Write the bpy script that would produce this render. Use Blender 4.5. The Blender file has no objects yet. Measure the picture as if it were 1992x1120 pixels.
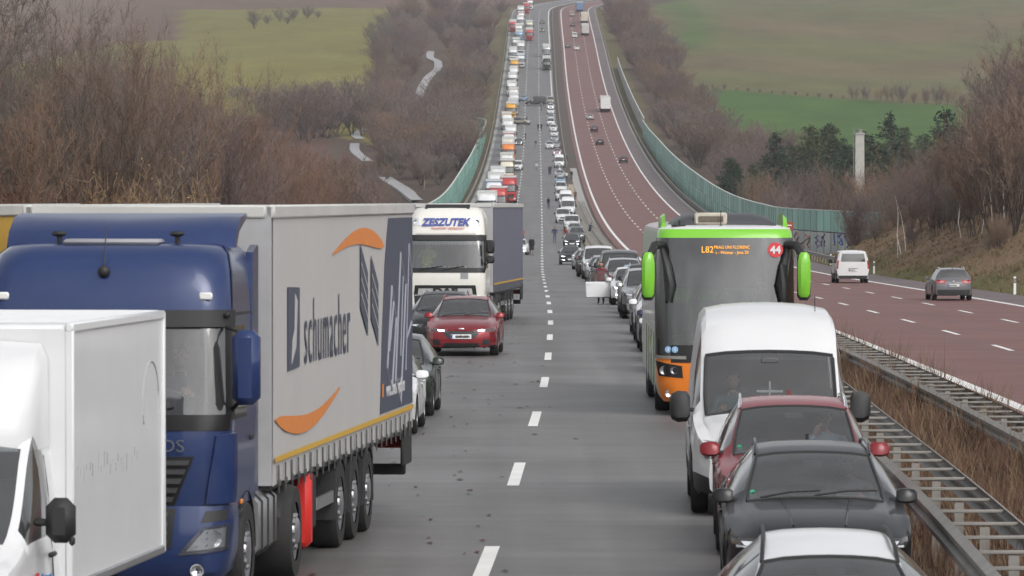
import bpy, bmesh, math, random
import numpy as np
from mathutils import Matrix, Vector
R_ = math.radians
scene = bpy.context.scene
C = bpy.context.collection
random.seed(7); rng = np.random.default_rng(7)

# ------------------------------------------------------------------ camera, sky, sun, exposure
F, HC, YH, CX = 9700.0, 4.0, 383.0, 996.0        # focal length in photo pixels, eye height above the road, eye level row, centre column
cam_d = bpy.data.cameras.new('camera'); cam = bpy.data.objects.new('camera', cam_d); C.objects.link(cam)
cam_d.sensor_width = 36.0; cam_d.lens = 36.0 * F / 1992.0
cam.location = (0, 0, HC)
cam.rotation_euler = (math.pi/2 - math.atan((560 - YH)/F), 0, 0)
cam_d.clip_start = 0.5; cam_d.clip_end = 9000
cam_d.dof.use_dof = True; cam_d.dof.focus_distance = 120; cam_d.dof.aperture_fstop = 10
scene.camera = cam

SUN_EL, SUN_ROT = 42.0, 150.0
world = bpy.data.worlds.new('World'); scene.world = world; world.use_nodes = True
wn, wl = world.node_tree.nodes, world.node_tree.links
wn.clear()
sky = wn.new('ShaderNodeTexSky'); sky.sky_type = 'NISHITA'; sky.sun_disc = False
sky.sun_elevation = R_(SUN_EL); sky.sun_rotation = R_(SUN_ROT); sky.dust_density = 3.0; sky.air_density = 1.0; sky.ozone_density = 1.0
hsv = wn.new('ShaderNodeHueSaturation'); hsv.inputs['Saturation'].default_value = 0.16   # overcast: grey daylight
bg = wn.new('ShaderNodeBackground'); bg.inputs['Strength'].default_value = 0.15
wo = wn.new('ShaderNodeOutputWorld')
wtc = wn.new('ShaderNodeTexCoord'); wnz = wn.new('ShaderNodeTexNoise'); wnz.inputs['Scale'].default_value = 3.2; wnz.inputs['Detail'].default_value = 6; wnz.inputs['Roughness'].default_value = .55
wmr = wn.new('ShaderNodeMapRange'); wmr.inputs[1].default_value = .3; wmr.inputs[2].default_value = .7; wmr.inputs[3].default_value = .62; wmr.inputs[4].default_value = 1.42   # cloud cover, mottled evenly over the whole sky
wl.new(wtc.outputs['Generated'], wnz.inputs['Vector']); wl.new(wnz.outputs['Fac'], wmr.inputs[0]); wl.new(wmr.outputs[0], hsv.inputs['Value'])
wl.new(sky.outputs[0], hsv.inputs['Color']); wl.new(hsv.outputs[0], bg.inputs['Color']); wl.new(bg.outputs[0], wo.inputs['Surface'])
sun_d = bpy.data.lights.new('sun', 'SUN'); sun_d.energy = 0.9; sun_d.angle = R_(35); sun_d.color = (1.0, 0.96, 0.92)
sun = bpy.data.objects.new('sun', sun_d); C.objects.link(sun)
# sun behind and to the right of the camera, high and soft
az = R_(SUN_ROT)
d = Vector((math.sin(az)*math.cos(R_(SUN_EL)), math.cos(az)*math.cos(R_(SUN_EL)), math.sin(R_(SUN_EL))))
sun.rotation_euler = d.to_track_quat('Z', 'Y').to_euler(); sun.location = (0, 0, 60)
vs = scene.view_settings
vs.view_transform = 'Standard'; vs.look = 'None'; vs.gamma = 1.0; vs.exposure = 0.28; vs.use_curve_mapping = False

# ------------------------------------------------------------------ helpers
def pch(tab):
    """monotone cubic through a table of (x, y)"""
    x = np.array([t[0] for t in tab], float); y = np.array([t[1] for t in tab], float)
    h = np.diff(x); dl = np.diff(y)/h; m = np.zeros(len(x))
    m[0], m[-1] = dl[0], dl[-1]
    for i in range(1, len(x)-1):
        if dl[i-1]*dl[i] > 0:
            w1, w2 = 2*h[i]+h[i-1], h[i]+2*h[i-1]
            m[i] = (w1+w2)/(w1/dl[i-1]+w2/dl[i])
    def f(q):
        q = np.asarray(q, float); k = np.clip(np.searchsorted(x, q)-1, 0, len(x)-2)
        t = (q-x[k])/h[k]; lo = t < 0; hi = t > 1
        tc = np.clip(t, 0, 1); t2, t3 = tc*tc, tc**3
        r = (2*t3-3*t2+1)*y[k]+(t3-2*t2+tc)*h[k]*m[k]+(-2*t3+3*t2)*y[k+1]+(t3-t2)*h[k]*m[k+1]
        r = r + np.where(lo, t*h[k]*m[0], 0) + np.where(hi, (t-1)*h[k]*m[-1], 0)
        return r if r.shape else float(r)
    return f
def lin(tab):
    x = [t[0] for t in tab]; y = [t[1] for t in tab]
    return lambda q: np.interp(q, x, y)
def sst(a, b, x):
    t = np.clip((np.asarray(x, float)-a)/(b-a), 0, 1); return t*t*(3-2*t)

class MB:
    """collects shapes; build() links them as one mesh object"""
    def __init__(s): s.v = []; s.f = []; s.m = []
    def add(s, v, f, mi=0):
        n = len(s.v); s.v.extend([tuple(map(float, p)) for p in v]); s.f.extend([tuple(i+n for i in q) for q in f]); s.m.extend([mi]*len(f)); return s
    def box(s, c, d, mi=0, M=None):
        x, y, z = d[0]/2, d[1]/2, d[2]/2
        v = [Vector((a*x, b*y, e*z)) for a in (-1, 1) for b in (-1, 1) for e in (-1, 1)]
        if M: v = [M @ p for p in v]
        v = [p + Vector(c) for p in v]
        return s.add(v, [(0,1,3,2),(4,6,7,5),(0,4,5,1),(2,3,7,6),(0,2,6,4),(1,5,7,3)], mi)
    def rbox(s, c, d, r=.02, mi=0, M=None):
        r = min(r, d[0]*.49, d[1]*.49, d[2]*.49)
        h = (d[0]/2, d[1]/2, d[2]/2); v = []; idx = {}
        for a in (-1, 1):
            for b in (-1, 1):
                for e in (-1, 1):
                    for ax in range(3):
                        p = [a*(h[0]-r), b*(h[1]-r), e*(h[2]-r)]; p[ax] = (a, b, e)[ax]*h[ax]
                        idx[a, b, e, ax] = len(v); v.append(Vector(p))
        f = []
        for sg in (-1, 1):
            q = [(-1,-1),(1,-1),(1,1),(-1,1)]
            if sg < 0: q = q[::-1]
            f.append(tuple(idx[sg, p, o, 0] for p, o in q))
            f.append(tuple(idx[o, sg, p, 1] for p, o in q))
            f.append(tuple(idx[p, o, sg, 2] for p, o in q))
        for p in (-1, 1):
            for o in (-1, 1):
                g = [(idx[p,o,-1,0], idx[p,o,1,0], idx[p,o,1,1], idx[p,o,-1,1]),
                     (idx[p,-1,o,2], idx[p,1,o,2], idx[p,1,o,0], idx[p,-1,o,0]),
                     (idx[-1,p,o,1], idx[1,p,o,1], idx[1,p,o,2], idx[-1,p,o,2])]
                for q in g: f.append(q if p*o < 0 else q[::-1])
        for a in (-1, 1):
            for b in (-1, 1):
                for e in (-1, 1):
                    q = tuple(idx[a,b,e,k] for k in range(3)); f.append(q if a*b*e > 0 else q[::-1])
        if M: v = [M @ p for p in v]
        return s.add([p + Vector(c) for p in v], f, mi)
    def loft(s, rings, mi=0, close=True, cap0=False, cap1=False, mf=None):
        n = len(rings[0]); v = [p for r in rings for p in r]; f = []; ms = []
        for i in range(len(rings)-1):
            for j in range(n if close else n-1):
                k = (j+1) % n
                f.append((i*n+j, i*n+k, (i+1)*n+k, (i+1)*n+j)); ms.append(mf(i, j) if mf else mi)
        if cap0: f.append(tuple(range(n))[::-1]); ms.append(mi)
        if cap1: f.append(tuple((len(rings)-1)*n+j for j in range(n))); ms.append(mi)
        o = len(s.v); s.v.extend([tuple(map(float, p)) for p in v]); s.f.extend([tuple(i+o for i in q) for q in f]); s.m.extend(ms); return s
    def tube(s, pts, r, n=6, mi=0, cap=True):
        pts = [Vector(p) for p in pts]; rs = r if isinstance(r, (list, tuple)) else [r]*len(pts); rings = []
        for i, p in enumerate(pts):
            t = (pts[min(i+1, len(pts)-1)] - pts[max(i-1, 0)]).normalized()
            a = t.orthogonal().normalized() if abs(t.z) > .95 else t.cross(Vector((0,0,1))).normalized()
            b = t.cross(a)
            rings.append([p + rs[i]*(a*math.cos(2*math.pi*k/n) + b*math.sin(2*math.pi*k/n)) for k in range(n)])
        return s.loft(rings, mi, True, cap, cap)
    def lathe(s, prof, c=(0,0,0), axis='x', n=24, mi=0):
        rings = []
        for (r, h) in prof:
            ring = []
            for k in range(n):
                a = 2*math.pi*k/n; u, w = r*math.cos(a), r*math.sin(a)
                ring.append({'x': (c[0]+h, c[1]+u, c[2]+w), 'y': (c[0]+u, c[1]+h, c[2]+w), 'z': (c[0]+u, c[1]+w, c[2]+h)}[axis])
            rings.append(ring)
        return s.loft(rings, mi, True, False, False)
    def prism(s, poly, a, b, axis='x', mi=0):
        """polygon in the two other axes, extruded from a to b along axis"""
        mk = {'x': lambda p, t: (t, p[0], p[1]), 'y': lambda p, t: (p[0], t, p[1]), 'z': lambda p, t: (p[0], p[1], t)}[axis]
        n = len(poly); v = [mk(p, a) for p in poly] + [mk(p, b) for p in poly]
        f = [tuple(range(n))[::-1], tuple(range(n, 2*n))] + [(i, (i+1) % n, (i+1) % n + n, i+n) for i in range(n)]
        return s.add(v, f, mi)
    def ell(s, c, d, n=12, m=8, mi=0, M=None):
        v = []; f = []
        for i in range(m+1):
            th = math.pi*i/m
            for j in range(n):
                ph = 2*math.pi*j/n
                p = Vector((d[0]*math.sin(th)*math.cos(ph), d[1]*math.sin(th)*math.sin(ph), d[2]*math.cos(th)))
                v.append((M @ p if M else p) + Vector(c))
        for i in range(m):
            for j in range(n):
                k = (j+1) % n; f.append((i*n+j, (i+1)*n+j, (i+1)*n+k, i*n+k))
        return s.add(v, f, mi)
    def grid(s, P, mi=0):
        """P[i][j] points"""
        a, b = len(P), len(P[0])
        return s.add([p for r in P for p in r], [(i*b+j, i*b+j+1, (i+1)*b+j+1, (i+1)*b+j) for i in range(a-1) for j in range(b-1)], mi)
    def mesh(s, name, mats, sharp=38, smooth=True):
        me = bpy.data.meshes.new(name); me.from_pydata(s.v, [], s.f)
        for m in mats: me.materials.append(m)
        if len(mats) > 1: me.polygons.foreach_set('material_index', s.m)
        me.polygons.foreach_set('use_smooth', [smooth]*len(s.f)); me.update()
        bm = bmesh.new(); bm.from_mesh(me); bmesh.ops.remove_doubles(bm, verts=bm.verts, dist=1e-5)
        bmesh.ops.dissolve_degenerate(bm, dist=1e-6, edges=bm.edges); bmesh.ops.recalc_face_normals(bm, faces=bm.faces); bm.to_mesh(me); bm.free()
        if smooth: me.set_sharp_from_angle(angle=R_(sharp))
        return me
    def build(s, name, mats, parent=None, **k):
        if not isinstance(mats, (list, tuple)): mats = [mats]
        return link(name, s.mesh(name, mats, **k), parent)

def link(name, data, parent=None):
    o = bpy.data.objects.new(name, data); C.objects.link(o); o.parent = parent; return o
def tag(o, label=None, cat=None, group=None, kind=None):
    if label: o['label'] = label
    if cat: o['category'] = cat
    if group: o['group'] = group
    if kind: o['kind'] = kind
    return o
def thing(name, label, cat, group=None):
    return tag(link(name, None), label, cat, group)
def raw(name, V, Fc, mats, parent=None, mi=None, smooth=False):
    """numpy arrays straight into a mesh (quads or triangles)"""
    me = bpy.data.meshes.new(name); V = np.asarray(V, np.float32).reshape(-1, 3); Fc = np.asarray(Fc, np.int32); k = Fc.shape[1]
    me.vertices.add(len(V)); me.vertices.foreach_set('co', V.ravel())
    me.loops.add(Fc.size); me.loops.foreach_set('vertex_index', Fc.ravel())
    me.polygons.add(len(Fc)); me.polygons.foreach_set('loop_start', np.arange(0, Fc.size, k, dtype=np.int32)); me.polygons.foreach_set('loop_total', np.full(len(Fc), k, np.int32))
    for m in (mats if isinstance(mats, (list, tuple)) else [mats]): me.materials.append(m)
    if mi is not None: me.polygons.foreach_set('material_index', np.asarray(mi, np.int32))
    me.polygons.foreach_set('use_smooth', np.full(len(Fc), smooth)); me.update(calc_edges=True)
    return link(name, me, parent) if parent != 'mesh' else me
def repaint(o, table):
    for s in o.material_slots:
        if s.material and s.material.name in table:
            m = table[s.material.name]; s.link = 'OBJECT'; s.material = m
def dup(root, table=None, skip=()):
    r = root.copy(); C.objects.link(r); r.parent = None
    def rec(a, b):
        for ch in list(a.children):
            if ch.name.split('.')[0] in skip: continue
            c = ch.copy(); C.objects.link(c); c.parent = b
            if table: repaint(c, table)
            rec(ch, c)
    rec(root, r); return r

# ------------------------------------------------------------------ materials
def nodes(name):
    m = bpy.data.materials.new(name); m.use_nodes = True
    nt = m.node_tree; return m, nt.nodes, nt.links, nt.nodes['Principled BSDF']
MC = {}
def mat(name, col, rough=.6, metal=0.0, var=.12, scale=6.0, bump=0.0, bscale=40.0, coat=0.0, spec=.5, emit=None, estr=1.0, rand=0.0, coord='Object'):
    if name in MC: return MC[name]
    m, n, l, b = nodes(name); b.inputs['Roughness'].default_value = rough; b.inputs['Metallic'].default_value = metal
    b.inputs['Specular IOR Level'].default_value = spec
    if coat: b.inputs['Coat Weight'].default_value = coat; b.inputs['Coat Roughness'].default_value = .08
    tc = n.new('ShaderNodeTexCoord'); nz = n.new('ShaderNodeTexNoise'); nz.inputs['Scale'].default_value = scale; nz.inputs['Detail'].default_value = 5
    l.new(tc.outputs[coord], nz.inputs['Vector'])
    mx = n.new('ShaderNodeMix'); mx.data_type = 'RGBA'
    mx.inputs[6].default_value = (*[c*(1-var) for c in col], 1); mx.inputs[7].default_value = (*[min(1, c*(1+var)) for c in col], 1)
    l.new(nz.outputs['Fac'], mx.inputs[0]); out = mx.outputs[2]
    if rand:
        oi = n.new('ShaderNodeObjectInfo'); h = n.new('ShaderNodeHueSaturation'); mr = n.new('ShaderNodeMapRange')
        mr.inputs[3].default_value = 1-rand; mr.inputs[4].default_value = 1+rand
        l.new(oi.outputs['Random'], mr.inputs[0]); l.new(mr.outputs[0], h.inputs['Value']); l.new(out, h.inputs['Color']); out = h.outputs[0]
    l.new(out, b.inputs['Base Color'])
    if bump:
        nb = n.new('ShaderNodeTexNoise'); nb.inputs['Scale'].default_value = bscale; l.new(tc.outputs[coord], nb.inputs['Vector'])
        bp = n.new('ShaderNodeBump'); bp.inputs['Strength'].default_value = bump; bp.inputs['Distance'].default_value = .02
        l.new(nb.outputs['Fac'], bp.inputs['Height']); l.new(bp.outputs[0], b.inputs['Normal'])
    if emit: b.inputs['Emission Color'].default_value = (*emit, 1); b.inputs['Emission Strength'].default_value = estr
    MC[name] = m; return m
def paint(name, col, metal=0.0, rough=.32, coat=.5):
    """car paint: clear coat over colour, road film of dirt that thickens in blotches"""
    k = 'paint_' + name
    if k in MC: return MC[k]
    m, n, l, b = nodes(k); b.inputs['Roughness'].default_value = rough; b.inputs['Metallic'].default_value = metal
    b.inputs['Coat Weight'].default_value = coat; b.inputs['Coat Roughness'].default_value = .07; b.inputs['Specular IOR Level'].default_value = .35
    tc = n.new('ShaderNodeTexCoord'); nz = n.new('ShaderNodeTexNoise'); nz.inputs['Scale'].default_value = 2.2; nz.inputs['Detail'].default_value = 8; nz.inputs['Roughness'].default_value = .7
    l.new(tc.outputs['Object'], nz.inputs['Vector'])
    cr = n.new('ShaderNodeMapRange'); cr.inputs[1].default_value = .45; cr.inputs[2].default_value = .8; cr.inputs[3].default_value = 0; cr.inputs[4].default_value = .07
    l.new(nz.outputs['Fac'], cr.inputs[0])
    mx = n.new('ShaderNodeMix'); mx.data_type = 'RGBA'; mx.inputs[6].default_value = (*col, 1); mx.inputs[7].default_value = (.16, .15, .14, 1)
    l.new(cr.outputs[0], mx.inputs[0]); l.new(mx.outputs[2], b.inputs['Base Color'])
    MC[k] = m; return m
def glass(name, tint=(.55, .6, .6), refl=1.0, film=.065):
    if name in MC: return MC[name]
    m, n, l, b = nodes(name); n.remove(b); o = n['Material Output']
    t = n.new('ShaderNodeBsdfTransparent'); t.inputs[0].default_value = (*tint, 1)
    g = n.new('ShaderNodeBsdfGlossy'); g.inputs['Roughness'].default_value = .03; g.inputs[0].default_value = (refl, refl, refl, 1)
    fr = n.new('ShaderNodeFresnel'); fr.inputs[0].default_value = 2.0
    df = n.new('ShaderNodeBsdfDiffuse'); df.inputs[0].default_value = (.6, .6, .6, 1); m0 = n.new('ShaderNodeMixShader'); m0.inputs[0].default_value = film   # pale diffuse film imitating sky reflection in the pane
    l.new(t.outputs[0], m0.inputs[1]); l.new(df.outputs[0], m0.inputs[2])
    mx = n.new('ShaderNodeMixShader'); l.new(fr.outputs[0], mx.inputs[0]); l.new(m0.outputs[0], mx.inputs[1]); l.new(g.outputs[0], mx.inputs[2]); l.new(mx.outputs[0], o.inputs[0])
    MC[name] = m; return m

WHITE = paint('white', (.66, .665, .675)); PSIL = paint('silver', (.42, .43, .44), .6); PGREY = paint('grey', (.11, .115, .12), .5)
PBLK = paint('black', (.008, .008, .0095), 0, .4, .3); PRED = paint('red', (.22, .012, .018), .35); PDRED = paint('dark_red', (.20, .012, .018), .1, .4, .4)
PBLUE = paint('blue', (.016, .034, .115), .1); PNAVY = paint('navy', (.02, .03, .07), .4); PYEL = paint('yellow', (.65, .32, .02)); PORA = paint('orange', (.72, .2, .02))
PGRN = paint('lime', (.19, .52, .035)); PPALE = paint('pale_green', (.44, .5, .36)); PLBL = paint('light_blue', (.2, .34, .5), .3); PCREAM = paint('cream', (.62, .58, .46)); PTRUCKRED = paint('lorry_red', (.42, .03, .03))
PDGRN = paint('dark_green', (.02, .027, .024), .4); PBEIGE = paint('beige', (.45, .41, .34), .4); PPINK = paint('rose', (.5, .33, .33), .4)
GLASS = glass('window_glass', (.72, .77, .78)); GLASSD = glass('privacy_glass', (.12, .13, .14)); GLASSC = glass('lamp_glass', (.9, .92, .95))
PLAS = mat('black_plastic', (.018, .018, .019), .55, bump=.15, bscale=300); RUB = mat('tyre_rubber', (.022, .021, .021), .8, bump=.2, bscale=60)
RIM = mat('rim_alloy', (.38, .38, .4), .38, .8); STEEL = mat('galvanised_steel', (.25, .235, .215), .6, .3, var=.35, scale=3); CHR = mat('chrome', (.75, .76, .78), .14, 1.0, var=.02)
INT = mat('interior_trim', (.10, .10, .105), .8); SEATM = mat('seat_cloth', (.08, .08, .085), .9, bump=.2, bscale=200); CHAS = mat('chassis_black', (.025, .024, .023), .75, var=.3)
LENS = mat('lamp_reflector', (.68, .7, .72), .22, .25); LAMPW = mat('lit_headlamp', (.9, .92, 1), .2, emit=(.93, .96, 1), estr=4.5); TAIL = mat('tail_lamp_red', (.35, .01, .012), .25, coat=.8); AMB = mat('amber_lens', (.7, .22, .02), .3, coat=.6)
PLATE = mat('number_plate_white', (.75, .76, .76), .4); PLATEB = mat('number_plate_blue', (.01, .06, .35), .4); INK = mat('black_ink', (.012, .012, .012), .5)
ALU = mat('tank_aluminium', (.46, .46, .47), .38, .85, var=.15); GRIL = mat('grille_black', (.012, .012, .013), .4); WBODY = mat('box_body_white', (.66, .67, .68), .38, var=.06, scale=2.5, coat=.2)
LINER = mat('headliner_light', (.45, .45, .44), .8)
# ------------------------------------------------------------------ the lie of the road (measured from its 18 m dash rhythm)
_py = [(162,627.5),(198,589.5),(234,566),(270,550.5),(306,538.7),(342,528.9),(396,513.4),(450,497.1),(504,481.6),(558,464.6),(612,447.8),(684,425),(792,389.8),(954,338.4),(1134,280.7),(1278,233.4),(1422,186.5),(1566,142),(1710,97),(1872,54),(2052,22),(2250,9),(2500,-6),(2900,-22),(3400,-30)]
prof = pch([(-60, 0.0), (0, 0.0), (60, 0.0), (110, -.015)] + [(Z, HC - (y-YH)*Z/F) for Z, y in _py])
_px = [(57,958),(75,1012),(93,1045),(111,1061),(129,1067),(147,1070),(165,1071),(198,1067.5),(234,1063),(270,1059.5),(306,1057),(360,1055),(450,1054.5),(612,1054.5),(792,1053.3),(954,1052.5),(1134,1051),(1278,1049.5),(1422,1048.3),(1710,1048.3),(2052,1050)]
_xr = [(-60, -3.4), (0, -1.95), (20, -1.33), (40, -.68)] + [(Z, (px-CX)*Z/F) for Z, px in _px]
_xr += [(2150, 14.2), (2250, 20), (2350, 30), (2500, 55), (2900, 150), (3400, 300)]
XR = pch(_xr)
GAP = pch([(-60, 14.9), (60, 14.2), (145, 13.45), (235, 13.0), (310, 12.7), (450, 12.3), (900, 12.1), (2100, 12.5), (3400, 12.5)])
XA = lambda Z: XR(Z) + GAP(Z)
DRT = lin([(0, -.42), (200, -.42), (520, 0), (4000, 0)])
zL = lambda Z: prof(Z)
zRt = lambda Z: prof(Z) + DRT(Z)
def Zof(y, near=150, far=2400):
    zs = np.arange(near, far, 1.0); ys = YH + F*(HC - prof(zs))/zs
    return float(zs[np.argmin(np.abs(ys - y))])
def X_at(px, Z): return (px - CX)*Z/F
def slope(Z): return math.atan((prof(Z+4)-prof(Z-4))/8)

ZS = np.concatenate([np.arange(-40, 300, 6), np.arange(300, 1000, 12), np.arange(1000, 2100, 16), np.arange(2100, 3000, 24)]).astype(float)
def ribbon(name, fx0, fx1, fz, m, zs=ZS, up=0.0, skirt=0.0, parent=None, nx=1, kind='structure'):
    xs = [np.linspace(0, 1, nx+1)]
    V = []; Fc = []
    cols = []
    for k in range(nx+1):
        t = k/nx; cols.append((fx0(zs)*(1-t)+fx1(zs)*t, fz(zs)+up))
    if skirt: cols = [(cols[0][0], cols[0][1]-skirt)] + cols + [(cols[-1][0], cols[-1][1]-skirt)]
    P = np.stack([np.stack([np.broadcast_to(x, zs.shape), zs, np.broadcast_to(z, zs.shape)], 1) for x, z in cols], 1)
    n, c = P.shape[:2]; i = np.arange(n-1)[:, None]*c + np.arange(c-1)[None]; Fc = np.stack([i, i+1, i+c+1, i+c], -1).reshape(-1, 4)
    o = raw(name, P, Fc, m, parent)
    if kind: o['kind'] = kind
    return o

# ---- road surfaces
def asphalt(name, a, b, streak, rough, red=False):
    m, n, l, p = nodes(name); p.inputs['Specular IOR Level'].default_value = .3
    g = n.new('ShaderNodeNewGeometry'); mp = n.new('ShaderNodeMapping'); mp.inputs['Scale'].default_value = (1.1, .012, 1); l.new(g.outputs['Position'], mp.inputs['Vector'])
    n1 = n.new('ShaderNodeTexNoise'); n1.inputs['Scale'].default_value = 1.0; n1.inputs['Detail'].default_value = 6; l.new(mp.outputs[0], n1.inputs['Vector'])
    n2 = n.new('ShaderNodeTexNoise'); n2.inputs['Scale'].default_value = .22; n2.inputs['Detail'].default_value = 8; n2.inputs['Roughness'].default_value = .65; l.new(g.outputs['Position'], n2.inputs['Vector'])
    n3 = n.new('ShaderNodeTexNoise'); n3.inputs['Scale'].default_value = 14; n3.inputs['Detail'].default_value = 3; l.new(g.outputs['Position'], n3.inputs['Vector'])
    ad = n.new('ShaderNodeMath'); ad.operation = 'MULTIPLY_ADD'; ad.inputs[1].default_value = streak; l.new(n1.outputs['Fac'], ad.inputs[0]); l.new(n2.outputs['Fac'], ad.inputs[2])
    a2 = n.new('ShaderNodeMath'); a2.operation = 'MULTIPLY_ADD'; a2.inputs[1].default_value = .35; l.new(n3.outputs['Fac'], a2.inputs[0]); l.new(ad.outputs[0], a2.inputs[2])
    mr = n.new('ShaderNodeMapRange'); mr.inputs[1].default_value = .52+streak*.33; mr.inputs[2].default_value = .86+streak*.66; l.new(a2.outputs[0], mr.inputs[0])
    mx = n.new('ShaderNodeMix'); mx.data_type = 'RGBA'; mx.inputs[6].default_value = (*a, 1); mx.inputs[7].default_value = (*b, 1); l.new(mr.outputs[0], mx.inputs[0])
    # transverse construction joints: thin darker and paler seams right across the slab
    sp = n.new('ShaderNodeSeparateXYZ'); l.new(g.outputs['Position'], sp.inputs[0])
    n5 = n.new('ShaderNodeTexNoise'); n5.noise_dimensions = '1D'; n5.inputs['Scale'].default_value = 1.3; n5.inputs['Detail'].default_value = 4; l.new(sp.outputs['Y'], n5.inputs['W'])
    m5 = n.new('ShaderNodeMapRange'); m5.inputs[1].default_value = .3; m5.inputs[2].default_value = .7; m5.inputs[3].default_value = .92; m5.inputs[4].default_value = 1.08; l.new(n5.outputs['Fac'], m5.inputs[0])
    hv = n.new('ShaderNodeHueSaturation'); l.new(mx.outputs[2], hv.inputs['Color']); l.new(m5.outputs[0], hv.inputs['Value']); l.new(hv.outputs[0], p.inputs['Base Color'])
    rr = n.new('ShaderNodeMapRange'); rr.inputs[3].default_value = rough-.12; rr.inputs[4].default_value = rough+.1; l.new(n1.outputs['Fac'], rr.inputs[0]); l.new(rr.outputs[0], p.inputs['Roughness'])
    bp = n.new('ShaderNodeBump'); bp.inputs['Strength'].default_value = .25; bp.inputs['Distance'].default_value = .01; n4 = n.new('ShaderNodeTexNoise'); n4.inputs['Scale'].default_value = 90; l.new(g.outputs['Position'], n4.inputs['Vector'])
    l.new(n4.outputs['Fac'], bp.inputs['Height']); l.new(bp.outputs[0], p.inputs['Normal'])
    MC[name] = m; return m
ASPH = asphalt('grey_asphalt', (.066, .060, .056), (.185, .18, .18), 1.1, .5)
REDA = asphalt('red_asphalt', (.125, .055, .048), (.20, .098, .086), .6, .62)
SHLD = asphalt('shoulder_asphalt', (.10, .072, .075), (.16, .125, .125), .4, .6)
MARK = mat('road_paint_white', (.74, .74, .72), .6, var=.14, scale=1.4, coord='Object')
CONC = mat('concrete_pale', (.33, .32, .31), .85, var=.25, scale=.8, bump=.2, bscale=20)
SAND = mat('sandy_strip', (.34, .29, .21), .95, var=.25, scale=.6)
SOIL = mat('median_soil', (.075, .058, .046), .95, var=.45, scale=1.2, bump=.6, bscale=3)

left_road = ribbon('left_carriageway', lambda Z: XR(Z)-11.2, lambda Z: XR(Z)+4.35, zL, ASPH, skirt=.7, nx=8)
right_road = ribbon('right_carriageway', lambda Z: XA(Z)-4.7, lambda Z: XA(Z)+7.55, zRt, REDA, skirt=.7, nx=6)
ribbon('right_shoulder', lambda Z: XA(Z)+7.55, lambda Z: XA(Z)+10.5, zRt, SHLD, skirt=.7, up=-.004, nx=2)
ribbon('median_soil', lambda Z: XR(Z)+4.35, lambda Z: XA(Z)-4.7, lambda Z: (zL(Z)+zRt(Z))/2 - .06, SOIL, nx=4)
zb = np.arange(430, 900, 10.0)
ribbon('sandy_strip', lambda Z: XR(Z)+4.5, lambda Z: XR(Z)+5.7, lambda Z: (zL(Z)+zRt(Z))/2, SAND, zs=zb, skirt=.1)
ribbon('concrete_strip', lambda Z: XR(Z)+5.75, lambda Z: XA(Z)-5.1, lambda Z: (zL(Z)+zRt(Z))/2, CONC, zs=np.arange(330, 1000, 10.0), skirt=.1)
ribbon('gutter_strip', lambda Z: XR(Z)-11.0, lambda Z: XR(Z)-10.45, lambda Z: zL(Z), CONC, zs=np.arange(300, 2100, 10.0), up=.012, skirt=.02)
ribbon('drain_strip', lambda Z: XA(Z)-4.66, lambda Z: XA(Z)-4.2, lambda Z: zRt(Z), mat('drain_concrete', (.3, .29, .28), .9, var=.3, scale=.7), zs=np.arange(40, 330, 6.0), up=.008, skirt=.02)
ribbon('shoulder_gutter', lambda Z: XA(Z)+10.1, lambda Z: XA(Z)+10.45, lambda Z: zRt(Z), CONC, zs=np.arange(480, 2100, 10.0), up=.008, skirt=.02)

# ---- markings: each dash is a part of its carriageway, the far ones are joined
def dash_mesh(fx, fz, z0, ln, w):
    zz = np.linspace(z0, z0+ln, 3); V = []
    for q in zz: V += [(fx(q)-w/2, q, fz(q)+.006), (fx(q)+w/2, q, fz(q)+.006)]
    return V, [(0,1,3,2),(2,3,5,4)]
def dashes(parent, fx, fz, start, count, w):
    far = MB()
    for k in range(count):
        z0 = start + 18*k; V, Fc = dash_mesh(fx, fz, z0, 6.0, w if z0 < 300 else w*1.25)
        if z0 < 800: raw('lane_marking', V, Fc, MARK, parent)
        else: far.add(V, Fc)
    o = raw('lane_marking', far.v, far.f, MARK, parent); o['kind'] = 'stuff'
dashes(left_road, XR, zL, 33, 118, .17)
dashes(left_road, lambda Z: XR(Z)-3.75, zL, 33, 118, .17)
dashes(right_road, XA, zRt, 34+3, 118, .17)
dashes(right_road, lambda Z: XA(Z)+3.75, zRt, 34+3, 118, .17)
def edge_line(name, parent, fx, fz, w, z0=-40, z1=2950):
    zs = np.arange(z0, z1, 10.0); o = ribbon('edge_line', lambda Z: fx(Z)-w/2, lambda Z: fx(Z)+w/2, fz, MARK, zs=zs, up=.006, parent=parent, kind=None)
edge_line('e', left_road, lambda Z: XR(Z)+3.72, zL, .3); edge_line('e', left_road, lambda Z: XR(Z)-7.5, zL, .3)
edge_line('e', right_road, lambda Z: XA(Z)-3.75, zRt, .32); edge_line('e', right_road, lambda Z: XA(Z)+7.35, zRt, .3)

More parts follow.
